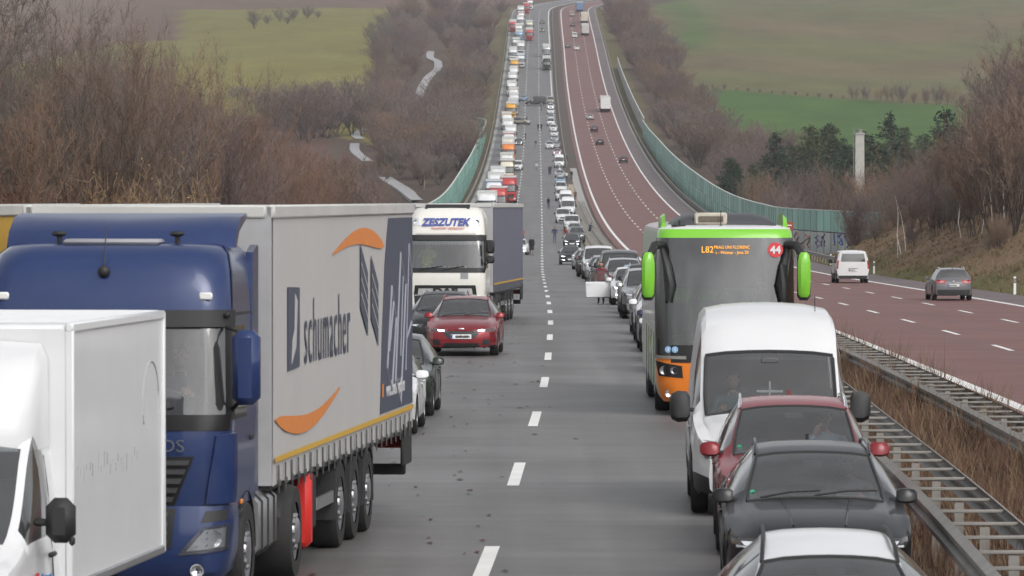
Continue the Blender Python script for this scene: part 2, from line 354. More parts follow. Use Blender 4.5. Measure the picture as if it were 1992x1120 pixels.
# ---- terrain: one sheet
xs = np.concatenate([[-900, -700, -540, -440], np.arange(-360, -60, 5), np.arange(-60, 90, 1.5), np.arange(90, 361, 5), [440, 540, 700, 900]]).astype(float)
zs = np.concatenate([np.arange(-60, 200, 8), np.arange(200, 560, 4), np.arange(560, 2300, 9), np.arange(2300, 3400, 40)]).astype(float)
def terrain_z(X, Z):
    X = np.asarray(X, float); Z = np.asarray(Z, float)
    p = prof(Z); dl = (XR(Z)-11.0) - X; dr = X - (XA(Z)+10.4)
    und = (np.sin(X*.021+Z*.0043)+np.sin(X*.013-Z*.007+2)+.6*np.sin(X*.05+Z*.019))
    val = sst(420, 620, Z)*(1-sst(700, 1020, Z))
    l = p - .15 - .35*sst(0, 2, dl) + (1-sst(360, 460, Z))*1.6*sst(2, 14, dl) - val*9*sst(1, 22, dl) + und*1.1*sst(20, 120, dl)*sst(900, 1300, Z) - sst(1000, 1400, Z)*1.5*sst(3, 25, dl)
    bank = (1-sst(405, 470, Z))
    r = p + DRT(Z) - .12 + bank*(np.minimum(np.maximum(dr-.8, 0)*.52, 8.5)+.25*np.sin(X*.9+Z*.21)*sst(1, 5, dr)*.8) - (1-bank)*.2 - val*10*sst(1, 24, dr) + und*1.1*sst(20, 120, dr)*sst(900, 1300, Z)
    mid = p + np.minimum(DRT(Z), 0) - .4
    return np.where(dl > 0, l, np.where(dr > 0, r, mid))
GX, GZ = np.meshgrid(xs, zs)
TZ = terrain_z(GX, GZ); n, c = GX.shape
i = np.arange(n-1)[:, None]*c + np.arange(c-1)[None]
def mixc(a, b, t): t = np.asarray(t)[..., None]; return a*(1-t)+b*t
def terrain_col(X, Z):
    px = CX + F*X/np.maximum(Z, 30); y = YH + F*(HC-prof(Z))/np.maximum(Z, 30)
    v = lambda *q: np.array(q)
    c = np.broadcast_to(v(.115, .088, .055), X.shape+(3,)).copy()          # dry winter verge
    dl = (XR(Z)-11.0) - X; dr = X - (XA(Z)+10.4)
    wood = v(.085, .06, .048)
    c = mixc(c, wood, ((Z > 480) & ((dl > 3) | (dr > 3)))*.8)
    wob = 9*np.sin(px*.021)+5*np.sin(px*.05+1)
    # left hillside: olive meadow, ploughed brown fields
    meadow = v(.165, .152, .046)
    mead = (dl > 25) & (px < 765 - np.clip((y-40)*.16, -10, 40)) & (y < 215 + wob*.4 + np.clip((px-560)*.35, 0, 70)) & (y > 9)
    c = mixc(c, meadow, mead*1.0)
    low = mead & (y > 112); c = mixc(c, v(.19, .165, .04), low*.6)
    plough = (dl > 12) & (y > 205+wob*.4+np.clip((px-560)*.35, 0, 70)) & (y < 345) & (px < 640) & (Z > 700)
    c = mixc(c, v(.105, .06, .045), plough*1.0)
    br = (dl > 25) & ((y < 9) | ((px < 352) & (y < 66-(px-280)*.18)) | ((px < 330-(y-8)*-.4) & (y < 62)))
    c = mixc(c, v(.135, .09, .068), br*1.0)
    br2 = br & (y < 30) & (px < 250); c = mixc(c, v(.165, .118, .09), br2*.7)
    # right hillside: bright winter wheat below the hedge line, paler thin crop above
    fld = (dr > 22) & (px > 1255 + np.clip((y-60)*.5, 0, 70)) & (y < 290) & (Z > 1000)
    hedge = 165 + (px-1330)*.088
    up = fld & (y < hedge)
    c = mixc(c, v(.06, .118, .026), fld*1.0)
    s = .5+.5*np.sin(y*.085+px*.0025+1.2*np.sin(px*.006+.5))
    tract = np.exp(-((px-(1290+(165-y)*.05+60*np.sin(y*.03)))/45)**2)
    c = mixc(c, mixc(np.broadcast_to(v(.118, .118, .05), c.shape), np.broadcast_to(v(.145, .11, .062), c.shape), s*.75), up*(1-.7*tract))
    # right bank: green foot, brown dry grass higher up
    bank = (dr > 0) & (Z < 480)
    c = mixc(c, mixc(np.broadcast_to(v(.10, .105, .034), c.shape), np.broadcast_to(v(.195, .13, .083), c.shape), sst(.8, 3.6, dr+.8*np.sin(Z*.13)+.6*np.sin(Z*.31))), bank*1.0)
    vg = ((dl > 0) & (dl < 7) | (dr > 0) & (dr < 6)) & (Z > 1150); c = mixc(c, v(.125, .11, .05), vg*.8)
    return c
TC = terrain_col(GX, GZ)
def terrain_mat():
    m, nn, l, p = nodes('field_ground'); p.inputs['Roughness'].default_value = .95; p.inputs['Specular IOR Level'].default_value = .15
    at = nn.new('ShaderNodeAttribute'); at.attribute_name = 'field'
    g = nn.new('ShaderNodeNewGeometry')
    mp = nn.new('ShaderNodeMapping'); mp.inputs['Scale'].default_value = (1, .35, 1); l.new(g.outputs['Position'], mp.inputs[0])
    a = nn.new('ShaderNodeTexNoise'); a.inputs['Scale'].default_value = .05; a.inputs['Detail'].default_value = 9; a.inputs['Roughness'].default_value = .65; l.new(mp.outputs[0], a.inputs['Vector'])
    b = nn.new('ShaderNodeTexNoise'); b.inputs['Scale'].default_value = 1.6; b.inputs['Detail'].default_value = 6; l.new(g.outputs['Position'], b.inputs['Vector'])
    ad = nn.new('ShaderNodeMath'); ad.operation = 'ADD'; l.new(a.outputs['Fac'], ad.inputs[0]); l.new(b.outputs['Fac'], ad.inputs[1])
    mr = nn.new('ShaderNodeMapRange'); mr.inputs[1].default_value = .6; mr.inputs[2].default_value = 1.4; mr.inputs[3].default_value = .6; mr.inputs[4].default_value = 1.4; l.new(ad.outputs[0], mr.inputs[0])
    h = nn.new('ShaderNodeHueSaturation'); l.new(at.outputs['Color'], h.inputs['Color']); l.new(mr.outputs[0], h.inputs['Value']); l.new(h.outputs[0], p.inputs['Base Color'])
    bp = nn.new('ShaderNodeBump'); bp.inputs['Strength'].default_value = .7; bp.inputs['Distance'].default_value = .15; l.new(b.outputs['Fac'], bp.inputs['Height']); l.new(bp.outputs[0], p.inputs['Normal'])
    return m
ter = raw('terrain', np.stack([GX, GZ, TZ], -1), np.stack([i, i+1, i+c+1, i+c], -1).reshape(-1, 4), terrain_mat(), smooth=True)
ca = ter.data.color_attributes.new('field', 'FLOAT_COLOR', 'POINT'); ca.data.foreach_set('color', np.concatenate([TC.reshape(-1, 3), np.ones((n*c, 1))], 1).astype(np.float32).ravel())
ter['kind'] = 'structure'
tz = lambda X, Z: float(terrain_z(X, Z))

# ---- the pale farm track in the valley and up the slope
def track(pts, w):
    f = pch([(Zof(y, 700), X_at(px, Zof(y, 700))) for px, y in pts][::-1] if Zof(pts[0][1], 700) > Zof(pts[-1][1], 700) else [(Zof(y, 700), X_at(px, Zof(y, 700))) for px, y in pts])
    a, b = sorted([Zof(pts[0][1], 700), Zof(pts[-1][1], 700)]); q = np.arange(a, b+5, 5.0)
    wf = lambda Z: w
    ribbon('farm_track', lambda Z: f(Z)-w, lambda Z: f(Z)+w, lambda Z: terrain_z(f(Z), Z), mat('track_concrete', (.33, .325, .33), .8, var=.3, scale=.3), zs=q, up=.22, skirt=.5)
track([(812,190),(818,165),(832,140),(852,122),(852,110),(836,100),(838,90)], 1.3)
track([(815,366),(788,350),(752,336)], 1.3); track([(700,262),(692,250),(712,240)], 1.1); track([(715,310),(690,285),(690,272)], 1.1)
# ------------------------------------------------------------------ guard rails with ladder-like spacers
def wbeam(fx, fz, side, z0, z1, step=4.0, top=.75):
    """W profile swept along the road; side = +1 when the face looks to +x"""
    pr = [(0, 0), (.03, -.02), (.08, -.05), (.08, -.10), (.015, -.135), (.015, -.175), (.08, -.21), (.08, -.26), (.03, -.29), (0, -.31)]
    q = np.arange(z0, z1+.1, step); m = MB(); rings = []
    for Z in q: rings.append([(fx(Z)+side*a, Z, fz(Z)+top+b) for a, b in pr])
    m.loft(rings, close=False); return m
def guard_rail(label, fx, fz, w, z0, z1, sp, far_to):
    root = thing('guard_rail', label, 'guard rail'); 
    wbeam(lambda Z: fx(Z), fz, -1, z0, far_to).build('beam', STEEL, root); wbeam(lambda Z: fx(Z)+w, fz, 1, z0, far_to).build('beam', STEEL, root)
    bar = MB().rbox((0, 0, 0), (w, .08, .035), .008).mesh('spacer', [STEEL])
    post = MB().box((0, 0, -.45), (.1, .05, .9)).mesh('post', [STEEL])
    far = MB(); k = 0
    Z = z0
    while Z < far_to:
        p = (fx(Z)+w/2, Z, fz(Z)+.72)
        if Z < z1:
            o = link('spacer', bar, root); o.location = p; o.rotation_euler = (0, random.uniform(-.01, .01), random.uniform(-.02, .02))
            if k % 2 == 0: o = link('post', post, root); o.location = (p[0], p[1], p[2]-.03)
        else:
            far.box(p, (w, .09, .05))
            if k % 2 == 0: far.box((p[0], p[1], p[2]-.45), (.1, .05, .9))
        k += 1; Z += sp if Z < z1 else sp*1.5
    o = far.build('spacer_row', STEEL, root, smooth=False); o['kind'] = 'stuff'
guard_rail('galvanised double guard rail with ladder spacers beside the stopped queue of cars', lambda Z: XR(Z)+4.8, zL, .68, 34, 240, 2.0, 760)
guard_rail('galvanised double guard rail with ladder spacers along the red carriageway', lambda Z: XA(Z)-6.35, zRt, .68, 60, 240, 2.0, 760)
def simple_rail(label, fx, fz, side, z0, z1):
    root = thing('guard_rail', label, 'guard rail'); wbeam(fx, fz, side, z0, z1, 8.0).build('beam', STEEL, root)
    post = MB().box((0, 0, -.42), (.1, .06, .84)).mesh('post', [STEEL]); far = MB()
    for k, Z in enumerate(np.arange(z0+1, z1, 4.0)):
        if k < 60: o = link('post', post, root); o.location = (fx(Z)-side*.06, Z, fz(Z)+.74)
        else: far.box((fx(Z)-side*.06, Z, fz(Z)+.32), (.1, .06, .84))
    if far.v: o = far.build('post_row', STEEL, root, smooth=False); o['kind'] = 'stuff'
simple_rail('single guard rail on the right shoulder in front of the noise barrier', lambda Z: XA(Z)+10.9, lambda Z: zRt(Z), -1, 385, 1900)
simple_rail('single guard rail beyond the lorry queue, before the teal barrier', lambda Z: XR(Z)-11.6, lambda Z: zL(Z), 1, 300, 2080)
simple_rail('far guard rail on the brown median beyond the bridge', lambda Z: XR(Z)+5.2, lambda Z: zL(Z), -1, 1000, 2060)

# ---- noise barriers: posts, two tiers of panels
TEAL = mat('teal_panel', (.24, .46, .39), .55, var=.28, scale=.5, rand=.22); TEALD = mat('teal_post', (.04, .1, .085), .5); TOPC = mat('barrier_cap', (.55, .6, .56), .5)
PALEP = mat('pale_panel', (.42, .45, .43), .7, var=.3, scale=.5, rand=.15); CPAN = mat('concrete_panel', (.42, .41, .40), .85, var=.25, scale=.5, rand=.15)
GRAF = [mat('graffiti_blue', (.05, .11, .45), .6, var=.6, scale=4), mat('graffiti_rust', (.4, .12, .08), .6, var=.6, scale=4), mat('graffiti_violet', (.2, .12, .3), .6, var=.6, scale=4)]
def barrier(name, label, fx, fbase, fh, z0, z1, pitch, lower=None, zlow=0, m=TEAL, cat='noise barrier'):
    root = thing(name, label, cat); q = np.arange(z0, z1+.1, pitch) if not callable(pitch) else pitch(); post = {}
    cap = MB()
    for k in range(len(q)):
        Z = q[k]; h = fh(Z); x = fx(Z); b = fbase(Z)
        MB().box((x, Z, b+h/2), (.16, .16, h+.1)).build('post', TEALD if m is TEAL else STEEL, root, smooth=False)
        if k == len(q)-1: break
        Z2 = q[k+1]; x2 = fx(Z2); b2 = fbase(Z2); h2 = fh(Z2)
        for t, (u0, u1) in enumerate(((.02, .5), (.53, 1.0))):
            th = .05; pts = []
            for (xx, zz, bb, hh) in ((x, Z+.09, b, h), (x2, Z2-.09, b2, h2)):
                for dx in (-th, th): pts += [(xx+dx, zz, bb+hh*u0), (xx+dx, zz, bb+hh*u1)]
            mm = m if not (lower and t == 0 and Z < zlow) else lower
            p_ = MB().add(pts, [(0,1,3,2),(4,6,7,5),(0,4,5,1),(2,3,7,6),(0,2,6,4),(1,5,7,3)]).build('panel', mm, root, smooth=False)
        cap.add([(x-.1, Z, b+h), (x+.1, Z, b+h), (x+.1, Z, b+h+.08), (x-.1, Z, b+h+.08), (x2-.1, Z2, b2+h2), (x2+.1, Z2, b2+h2), (x2+.1, Z2, b2+h2+.08), (x2-.1, Z2, b2+h2+.08)], [(0,1,5,4),(1,2,6,5),(2,3,7,6),(3,0,4,7)])
    cap.build('cap_rail', TOPC, root, smooth=False)
    return root
def flare(Z): return 6.8*(1-sst(440, 530, Z))
barrier('noise_barrier', 'long curving teal noise barrier between the red carriageway and the pines', lambda Z: XA(Z)+12.3+flare(Z), lambda Z: zRt(Z)-.4, lambda Z: 4.3+.6*sst(600, 850, Z)-.9*sst(1000, 1190, Z), 456, 1192, lambda: np.concatenate([np.arange(456, 612, 4.0), np.arange(612, 1196, 8.0)]), PALEP, 560)
def graffiti(Z0, x, z, w, h, m, sd):
    r = random.Random(sd); b = MB()
    for k in range(4):
        y0 = Z0 + r.uniform(-w, w)*.5; P = [(y0+r.uniform(-.3, .3)*w*(i % 2), z + h*(i/4-.5)*r.uniform(.6, 1)) for i in range(5)]
        b.tube([(x(p[0])-.1, p[0], p[1]) for p in P], .055*h/1.2, 5)
    o = b.build('graffiti_tag', m); tag(o, 'sprayed %s scrawl on the lower panels of the teal barrier' % {'graffiti_blue': 'blue', 'graffiti_rust': 'rust red', 'graffiti_violet': 'violet'}[m.name], 'graffiti')
fb = lambda Z: XA(Z)+12.3+flare(Z)
graffiti(478, fb, tz(30, 500)+1.6, 9, 1.6, GRAF[0], 1); graffiti(500, fb, tz(30, 500)+1.3, 10, 1.7, GRAF[1], 2); graffiti(489, fb, tz(30, 500)+1.4, 7, 1.4, GRAF[2], 3)
barrier('noise_barrier', 'pale grey concrete noise wall climbing the slope beyond the teal barrier', lambda Z: XA(Z)+12.9, lambda Z: zRt(Z)-.3, lambda Z: 3.9-.4*sst(1300, 1600, Z), 1200, 1600, 10.0, m=CPAN)
barrier('noise_barrier', 'teal noise barrier curving along the lorry queue on its valley side', lambda Z: XR(Z)-12.9-3.4*sst(1200, 1232, Z), lambda Z: zL(Z)-.4, lambda Z: 4.2+.9*sst(620, 850, Z)-1.7*sst(1040, 1200, Z), 452, 1236, 8.0)

# ---- delineator posts
DELW = mat('delineator_white', (.78, .78, .76), .5); REFL = mat('reflector_grey', (.6, .62, .64), .2, .4)
def delineator(X, Z, label):
    r = thing('delineator_post', label, 'marker post', 'marker posts along the right shoulder'); r.location = (X, Z, tz(X, Z)-.05)
    m = MB(); prof_ = [(-.06, -.04), (.06, -.04), (.06, .02), (0, .06), (-.06, .02)]
    m.loft([[(x*s, y*s, z) for x, y in prof_] for z, s in ((0, 1.1), (.9, 1), (1.02, .95))], cap0=True, cap1=True).build('post_body', DELW, r)
    MB().box((0, -.043, .80), (.118, .012, .24)).build('black_band', INK, r); MB().box((0, -.053, .80), (.05, .01, .18)).build('reflector', REFL, r)
    MB().rbox((0, 0, .03), (.45, .3, .07), .02).build('foot', PLAS, r)
for Z, nm in ((254, 'white marker post with black band standing behind the grey estate car'), (354, 'white marker post with black band beside the white van on the right shoulder'), (404, 'white marker post with black band at the start of the shoulder guard rail'), (304, 'white marker post hidden behind the grey estate car')):
    if Z != 304: delineator(XA(Z)+11.0, Z, nm)
# ---- brown information sign behind the coach, chimney beyond the barrier
r = thing('information_sign', 'small brown information sign on a post behind the lime coach', 'road sign'); Zs = 470; Xs = X_at(1533, Zs); r.location = (Xs, Zs, zRt(Zs)-.4)
MB().rbox((0, 0, 2.95), (1.0, .05, .85), .02).build('sign_panel', mat('sign_brown', (.3, .055, .03), .5), r); MB().tube([(0, .06, 0), (0, .06, 3.3)], .05).build('pole', STEEL, r)
MB().box((0, -.03, 3.05), (.7, .012, .1)).box((-.1, -.03, 2.8), (.5, .012, .1)).build('lettering', DELW, r)
r = thing('chimney', 'tall square pale concrete chimney with cap rising behind the teal barrier', 'chimney'); Zc = 690; Xc = X_at(1672, Zc); gz = tz(Xc, Zc); r.location = (Xc, Zc, gz-.3)
ht = HC + (YH-262)*Zc/F - gz + .3
MB().loft([[(sx*w, sy*w, z) for sx, sy in ((-1,-1),(1,-1),(1,1),(-1,1))] for z, w in ((0, .7), (ht, .6))], cap1=True).build('shaft', mat('chimney_concrete', (.40, .39, .36), .85, var=.2, scale=1.5, bump=.3, bscale=8), r, smooth=False)
MB().rbox((0, 0, ht+.12), (1.4, 1.4, .26), .04).build('cap_slab', CONC, r); MB().lathe([(.34, 0), (.34, .45), (.42, .45), (.42, .55), (0, .58)], (0, 0, ht+.24), 'z', 12).build('flue', STEEL, r)
MB().tube([(-.85, -.3, 0), (-.85, -.3, ht+1.0)], .07).build('pipe', STEEL, r)
# ------------------------------------------------------------------ passenger cars and vans: a lofted shell, front at -y
def text_mesh(s, size, ext=.004, shear=0.0, sx=1.0, bold=0.0, align='CENTER', space=1.0):
    cu = bpy.data.curves.new('lettering', 'FONT'); cu.body = s; cu.size = size; cu.extrude = ext; cu.align_x = align; cu.align_y = 'CENTER'; cu.shear = shear; cu.offset = bold; cu.resolution_u = 3; cu.space_character = space
    o = bpy.data.objects.new('tmp', cu); C.objects.link(o); dg = bpy.context.evaluated_depsgraph_get(); me = bpy.data.meshes.new_from_object(o.evaluated_get(dg)); bpy.data.objects.remove(o)
    if sx != 1: me.transform(Matrix.Diagonal((sx, 1, 1, 1)))
    return me
def text(s, size, m, parent, loc, rot, name='lettering', **k):
    me = text_mesh(s, size, **k); me.materials.clear(); me.materials.append(m); o = link(name, me, parent); o.location = loc; o.rotation_euler = rot; return o
FRONT = (math.pi/2, 0, 0); RIGHT = (math.pi/2, 0, math.pi/2); REAR = (math.pi/2, 0, math.pi)

def wheel(parent, x, y, r, w, side, spokes=5, rim=RIM, big=False):
    m = MB(); t = r*.30 if not big else r*.38; ri = r-t
    m.lathe([(ri, -w/2), (r-.03, -w/2), (r-.005, -w*.38), (r, -w*.2), (r, w*.2), (r-.005, w*.38), (r-.03, w/2), (ri, w/2)], n=28)
    o = m.build('wheel', RUB, parent); o.location = (x, y, r)
    b = MB(); s = side
    b.lathe([(ri+.002, s*w*.46), (ri-.02, s*w*.44), (ri-.03, s*w*.1), (.02, s*w*.08)], n=24)
    if big:
        b.lathe([(ri*.62, s*w*.12), (ri*.55, s*w*.42), (.16, s*w*.5), (.12, s*w*.55), (0, s*w*.56)], n=20)
        for k in range(10):
            a = 2*math.pi*k/10; b.lathe([(.03, s*w*.44), (.03, s*w*.52), (0, s*w*.52)], (0, .38*ri*1.25*math.cos(a)*1.15, .38*ri*1.25*math.sin(a)*1.15), n=6)
    else:
        b.lathe([(.06, s*w*.1), (.07, s*w*.36), (0, s*w*.38)], n=10)
        for k in range(spokes):
            a = 2*math.pi*k/spokes; M = Matrix.Rotation(a, 3, 'X')
            b.rbox(M @ Vector((s*w*.36, 0, ri*.52)), (.03, .075, ri*.94), .01, 0, M)
    b.build('rim', rim, o); return o
def person_bust(parent, loc, shirt, hair, lean=0.0, skin=None, facing=-1, arms=None): pass   # defined with the people below

class Shell:
    def __init__(s, S):
        s.S = S; s.L = S['L']; L = S['L']
        s.top = pch(S['top']); s.belt = pch(S['belt']); s.wb = pch(S['plan']); s.wr = pch(S['roof']); s.cr = lin(S['crown'])
        ra = S['wheel']*1.13; base = S['sill']
        def bot(y):
            z = base + (.04 if y < .35 or y > L-.35 else 0)
            for ya in S['axles']:
                dd = ra*ra-(y-ya)**2
                if dd > 0: z = max(z, S['wheel']+math.sqrt(dd))
            return z
        s.bot = bot
        ys = set(np.round(np.linspace(0, L, 34), 4))
        for ya in S['axles']: ys |= set(np.round(ya + ra*np.sin(np.linspace(-math.pi/2, math.pi/2, 13)), 4)) | {round(ya-ra-.012, 4), round(ya+ra+.012, 4)}
        keys = [S['cowl'], S['head'], S['rhead'], S['tail']] + [e for w in S['side'] for e in w]
        ys = [y for y in ys if all(abs(y-k) > .03 for k in keys)] + keys
        s.ys = sorted(y for y in set(ys) if 0 <= y <= L)
        s.rows = [s.section(y) for y in s.ys]
    def section(s, y):
        b0, t, W, wr, cr = s.bot(y), s.top(y), s.wb(y), s.wr(y), s.cr(y)
        b = min(s.belt(y), t-cr-.012); b0 = min(b0, b-.06); h = b-b0; ch = s.S.get('tuck', .95)
        r = [(W*.93, b0), (W*.985, b0+.10*h), (W, b0+.36*h), (W*.992, b0+.60*h), (W*.978, b0+.72*h), (W*.985, b0+.86*h), (W*ch, b)]
        zr = t-cr; bow = .02*min(1, (zr-b)/.3)
        for q in (1/3, 2/3): r.append((W*ch*(1-q)+wr*q+bow, b*(1-q)+zr*q))
        r += [(wr, zr), (wr*.93, t-cr*.5), (wr*.64, t-cr*.18), (wr*.32, t-cr*.045), (0, t)]
        return r
    def sidex(s, y, z):
        r = s.section(min(max(y, 0), s.L)); return float(np.interp(z, [p[1] for p in r[:10]], [p[0] for p in r[:10]]))
    def capy(s, u, z, rear=False):
        S = s.S; y = s.L if rear else 0; z0 = s.bot(y); z1 = s.top(y); q = (z-z0)/(z1-z0)
        bl = S.get('rbulge', .06) if rear else S.get('bulge', .12)
        k = bl*max(0, 1-abs(u)**2.4)*max(0, 1-abs(2*q-.75)**3*.45) * (1 if q < 1 else 0.2)
        return y + k if rear else -k
    def P(s, u, z, rear=False):
        sg = 1 if u >= 0 else -1; a = abs(u); L = s.L
        if a <= 1: return Vector((u*s.sidex(L if rear else 0, z), s.capy(u, z, rear), z))
        y = (L-(a-1)) if rear else (a-1)
        return Vector((sg*s.sidex(y, z), y, z))
    def patch(s, c4, nu=8, nv=4, off=.006, rear=False, thick=.02):
        """conforming plate; c4 = (u,z) at bottom-left, bottom-right, top-right, top-left, or a function (a,b)->(u,z)"""
        if callable(c4): fn = c4
        else:
            (a0, b0), (a1, b1), (a2, b2), (a3, b3) = c4
            fn = lambda p, q: ((a0*(1-p)+a1*p)*(1-q)+(a3*(1-p)+a2*p)*q, (b0*(1-p)+b1*p)*(1-q)+(b3*(1-p)+b2*p)*q)
        def pt(p, q, o):
            u, z = fn(p, q); e = 1e-3; A = s.P(u, z, rear); B = s.P(u+e, z, rear); D = s.P(u, z+e, rear)
            nrm = (B-A).cross(D-A); nrm.normalize()
            if (nrm.y > 0) != rear and abs(nrm.y) > .05: nrm = -nrm
            elif abs(nrm.y) <= .05 and nrm.x*u < 0: nrm = -nrm
            v = A + nrm*o; return (v.x, v.y - s.L/2, v.z)
        m = MB(); T = [[pt(i/nu, j/nv, off) for i in range(nu+1)] for j in range(nv+1)]; m.grid(T)
        Bk = [[pt(i/nu, j/nv, off-thick) for i in range(nu+1)] for j in range(nv+1)]
        ring = [(0, i) for i in range(nu+1)] + [(j, nu) for j in range(1, nv+1)] + [(nv, i) for i in range(nu-1, -1, -1)] + [(j, 0) for j in range(nv-1, 0, -1)]
        v = [T[j][i] for j, i in ring] + [Bk[j][i] for j, i in ring]; n = len(ring)
        m.add(v, [(k, (k+1) % n, (k+1) % n+n, k+n) for k in range(n)]); return m

def car(name, S, body, label, cat='car', group=None, lit=False, interior=True):
    sh = Shell(S); L = sh.L; root = thing(name, label, cat, group); ys, rows = sh.ys, sh.rows; nj = len(rows[0])
    full = [[(-x, y-L/2, z) for x, z in r] + [(x, y-L/2, z) for x, z in r[::-1][1:]] for y, r in zip(ys, rows)]
    nf = len(full[0]); eps = 1e-4
    def inr(i, a, b): return ys[i] >= a-eps and ys[i+1] <= b+eps
    parts = {'body': MB(), 'ws': MB(), 'rw': MB()}; side = {}
    clad = S.get('clad', 0)
    for i in range(len(ys)-1):
        for j in range(nf-1):
            k = j if j < nj-1 else nf-2-j      # half row index 0..nj-2
            q = [full[i][j], full[i][j+1], full[i+1][j+1], full[i+1][j]]
            tgt, mi = parts['body'], 0
            if 10 <= k <= 12 and inr(i, S['cowl'], S['head']): tgt = parts['ws']
            elif 10 <= k <= 12 and S.get('rwin', True) and inr(i, S['rhead'], S['tail']): tgt = parts['rw']
            elif 6 <= k <= 8:
                for wi, w in enumerate(S['side']):
                    if inr(i, *w): tgt = side.setdefault((wi, j < nj-1), MB())
                if tgt is parts['body'] and inr(i, S['side'][0][0], S['side'][-1][1]): mi = 1       # window posts
            elif k < clad: mi = 1
            elif k == 0: mi = 1
            tgt.add(q, [(0, 1, 2, 3)], mi)
    # nose and tail caps
    for rear, st in ((False, 0), (True, -1)):
        r = rows[st]; G = []
        for (x, z) in r[:10]: G.append([(u*x, sh.capy(u, z, rear)-L/2, z) for u in np.linspace(-1, 1, 13)])
        x, z = r[9]
        for q in (.93, .64, .32): pass
        G.append([(u*x*.93, sh.capy(u, z, rear)*.6+(L*.4 if rear else 0)-L/2 if False else (sh.capy(u, z, rear)-L/2), sh.top(L if rear else 0)-sh.cr(0)*.5*(abs(u))**2) for u in np.linspace(-1, 1, 13)])
        parts['body'].grid(G)
    parts['body'].build('body', [body, PLAS], root, sharp=32)
    tint = S.get('tint', GLASS)
    if parts['ws'].v: parts['ws'].build('windscreen', GLASS, root)
    iw = [i for i, y in enumerate(ys) if S['cowl']-eps <= y <= S['head']+eps]
    if iw:
        lp = [full[iw[0]][k] for k in range(10, nf-10)] + [full[i][nf-11] for i in iw[1:]] + [full[iw[-1]][k] for k in range(nf-12, 9, -1)] + [full[i][10] for i in iw[-2:0:-1]]
        lp.append(lp[0]); MB().tube(lp, .016 if S['W'] < 1.95 else .024, 5, cap=False).build('windscreen_seal', PLAS, root)
    if parts['rw'].v: parts['rw'].build('rear_window', tint, root)
    for (wi, lft), m in side.items(): m.build('side_window', GLASS if wi == 0 else tint, root)
    # front
    def mir(c): return [(-a, b) for a, b in (c[1], c[0], c[3], c[2])]
    for c4, nm, mt in S.get('front', []): sh.patch(c4, 12, 4).build(nm, mt, root)
    for c4, nm, mt in S.get('frontpair', []):
        for c in (c4, mir(c4)):
            o = sh.patch(c, 8, 3, off=.007).build(nm, mt, root)
            if nm == 'headlight':
                cc = [(sum(p[0] for p in c)/4*.62+p[0]*.38, sum(p[1] for p in c)/4*.55+p[1]*.45) for p in c]
                sh.patch(cc, 6, 2, off=.016, thick=.012).build('lamp', LAMPW if lit else LENS, o)
    for c4, nm, mt in S.get('rearp', []): sh.patch(c4, 10, 4, rear=True).build(nm, mt, root)
    for c4, nm, mt in S.get('rearpair', []):
        for c in (c4, mir(c4)): sh.patch(c, 6, 4, rear=True).build(nm, mt, root)
    for rear, zp in ((False, S['plate'][0]), (True, S['plate'][1])):
        y = sh.capy(0, zp, rear); sg = 1 if rear else -1
        p = MB().rbox((0, y-L/2+sg*.02, zp), (.52, .03, .115), .008).build('number_plate', PLATE, root); MB().box((-.235 if not rear else .235, y-L/2+sg*.037, zp), (.04, .006, .1)).build('plate_band', PLATEB, p)
        MB().box((.04, y-L/2+sg*.036, zp), (.36, .004, .055)).build('plate_digits', mat('plate_print', (.2, .2, .2), .5, var=.9, scale=30), p)
    # wheels, arches, floor
    for ya in S['axles']:
        for sg in (-1, 1): wheel(root, sg*(S['W']/2-.125), ya-L/2, S['wheel'], .215, sg, S.get('spokes', 5))
    u = MB(); u.box((0, 0, S['sill']+.08), (S['W']-.34, L-.5, .12))
    for ya in S['axles']: u.box((0, ya-L/2, S['wheel']+.16), (S['W']-.5, S['wheel']*2.1, .36))
    u.build('underbody', CHAS, root, smooth=False)
    # mirrors
    ym, zm = S['mirror']; xm = sh.sidex(ym, zm)
    for sg in (-1, 1):
        m = MB(); bx = S.get('mbox', (.21, .11, .15))
        m.loft([[(sg*(xm+.05+t*bx[0]), ym-L/2+.02+bx[1]*k*a*(.5 if a < 0 else .6)*1.2 + t*.02, zm+.03+bx[2]*k*c_) for a, c_ in ((-1, -.35), (-.9, .2), (-.3, .5), (.5, .5), (.6, 0), (.5, -.5), (-.3, -.5))] for t, k in ((0, .62), (.15, .95), (.6, 1), (.9, .8), (1.0, .45))], cap0=True, cap1=True)
        o = m.build('mirror', S.get('mcol', body), root); MB().rbox((sg*(xm+.03), ym-L/2+.02, zm-.01), (.12, .06, .05), .015).build('mirror_arm', PLAS, o)
    for y0, z0 in S.get('handles', []):
        for sg in (-1, 1): MB().rbox((sg*(sh.sidex(y0, z0)+.012), y0-L/2, z0), (.03, .2, .03), .01).build('door_handle', body, root)
    # door seams
    for y0 in S.get('seams', []):
        for sg in (-1, 1):
            zz = np.linspace(sh.bot(y0)+.12, sh.belt(y0), 6); MB().tube([(sg*(sh.sidex(y0, z)-.001), y0-L/2, z) for z in zz], .006, 4).build('door_gap', INK, root)
    # wipers, rails, antenna
    yc, zc = S['cowl'], sh.top(S['cowl'])
    for x0, x1 in ((-.55, .05), (.0, .62)):
        a = (x0*S['W']/1.85, yc+.04-L/2-.03, zc-sh.cr(yc)*abs(x0)*.5+.02); b = (x1*S['W']/1.85, yc+.16-L/2-.06, sh.top(yc+.16)+.015)
        MB().tube([a, ((a[0]+b[0])/2, (a[1]+b[1])/2, (a[2]+b[2])/2+.02), b], .012, 5).build('wiper', PLAS, root)
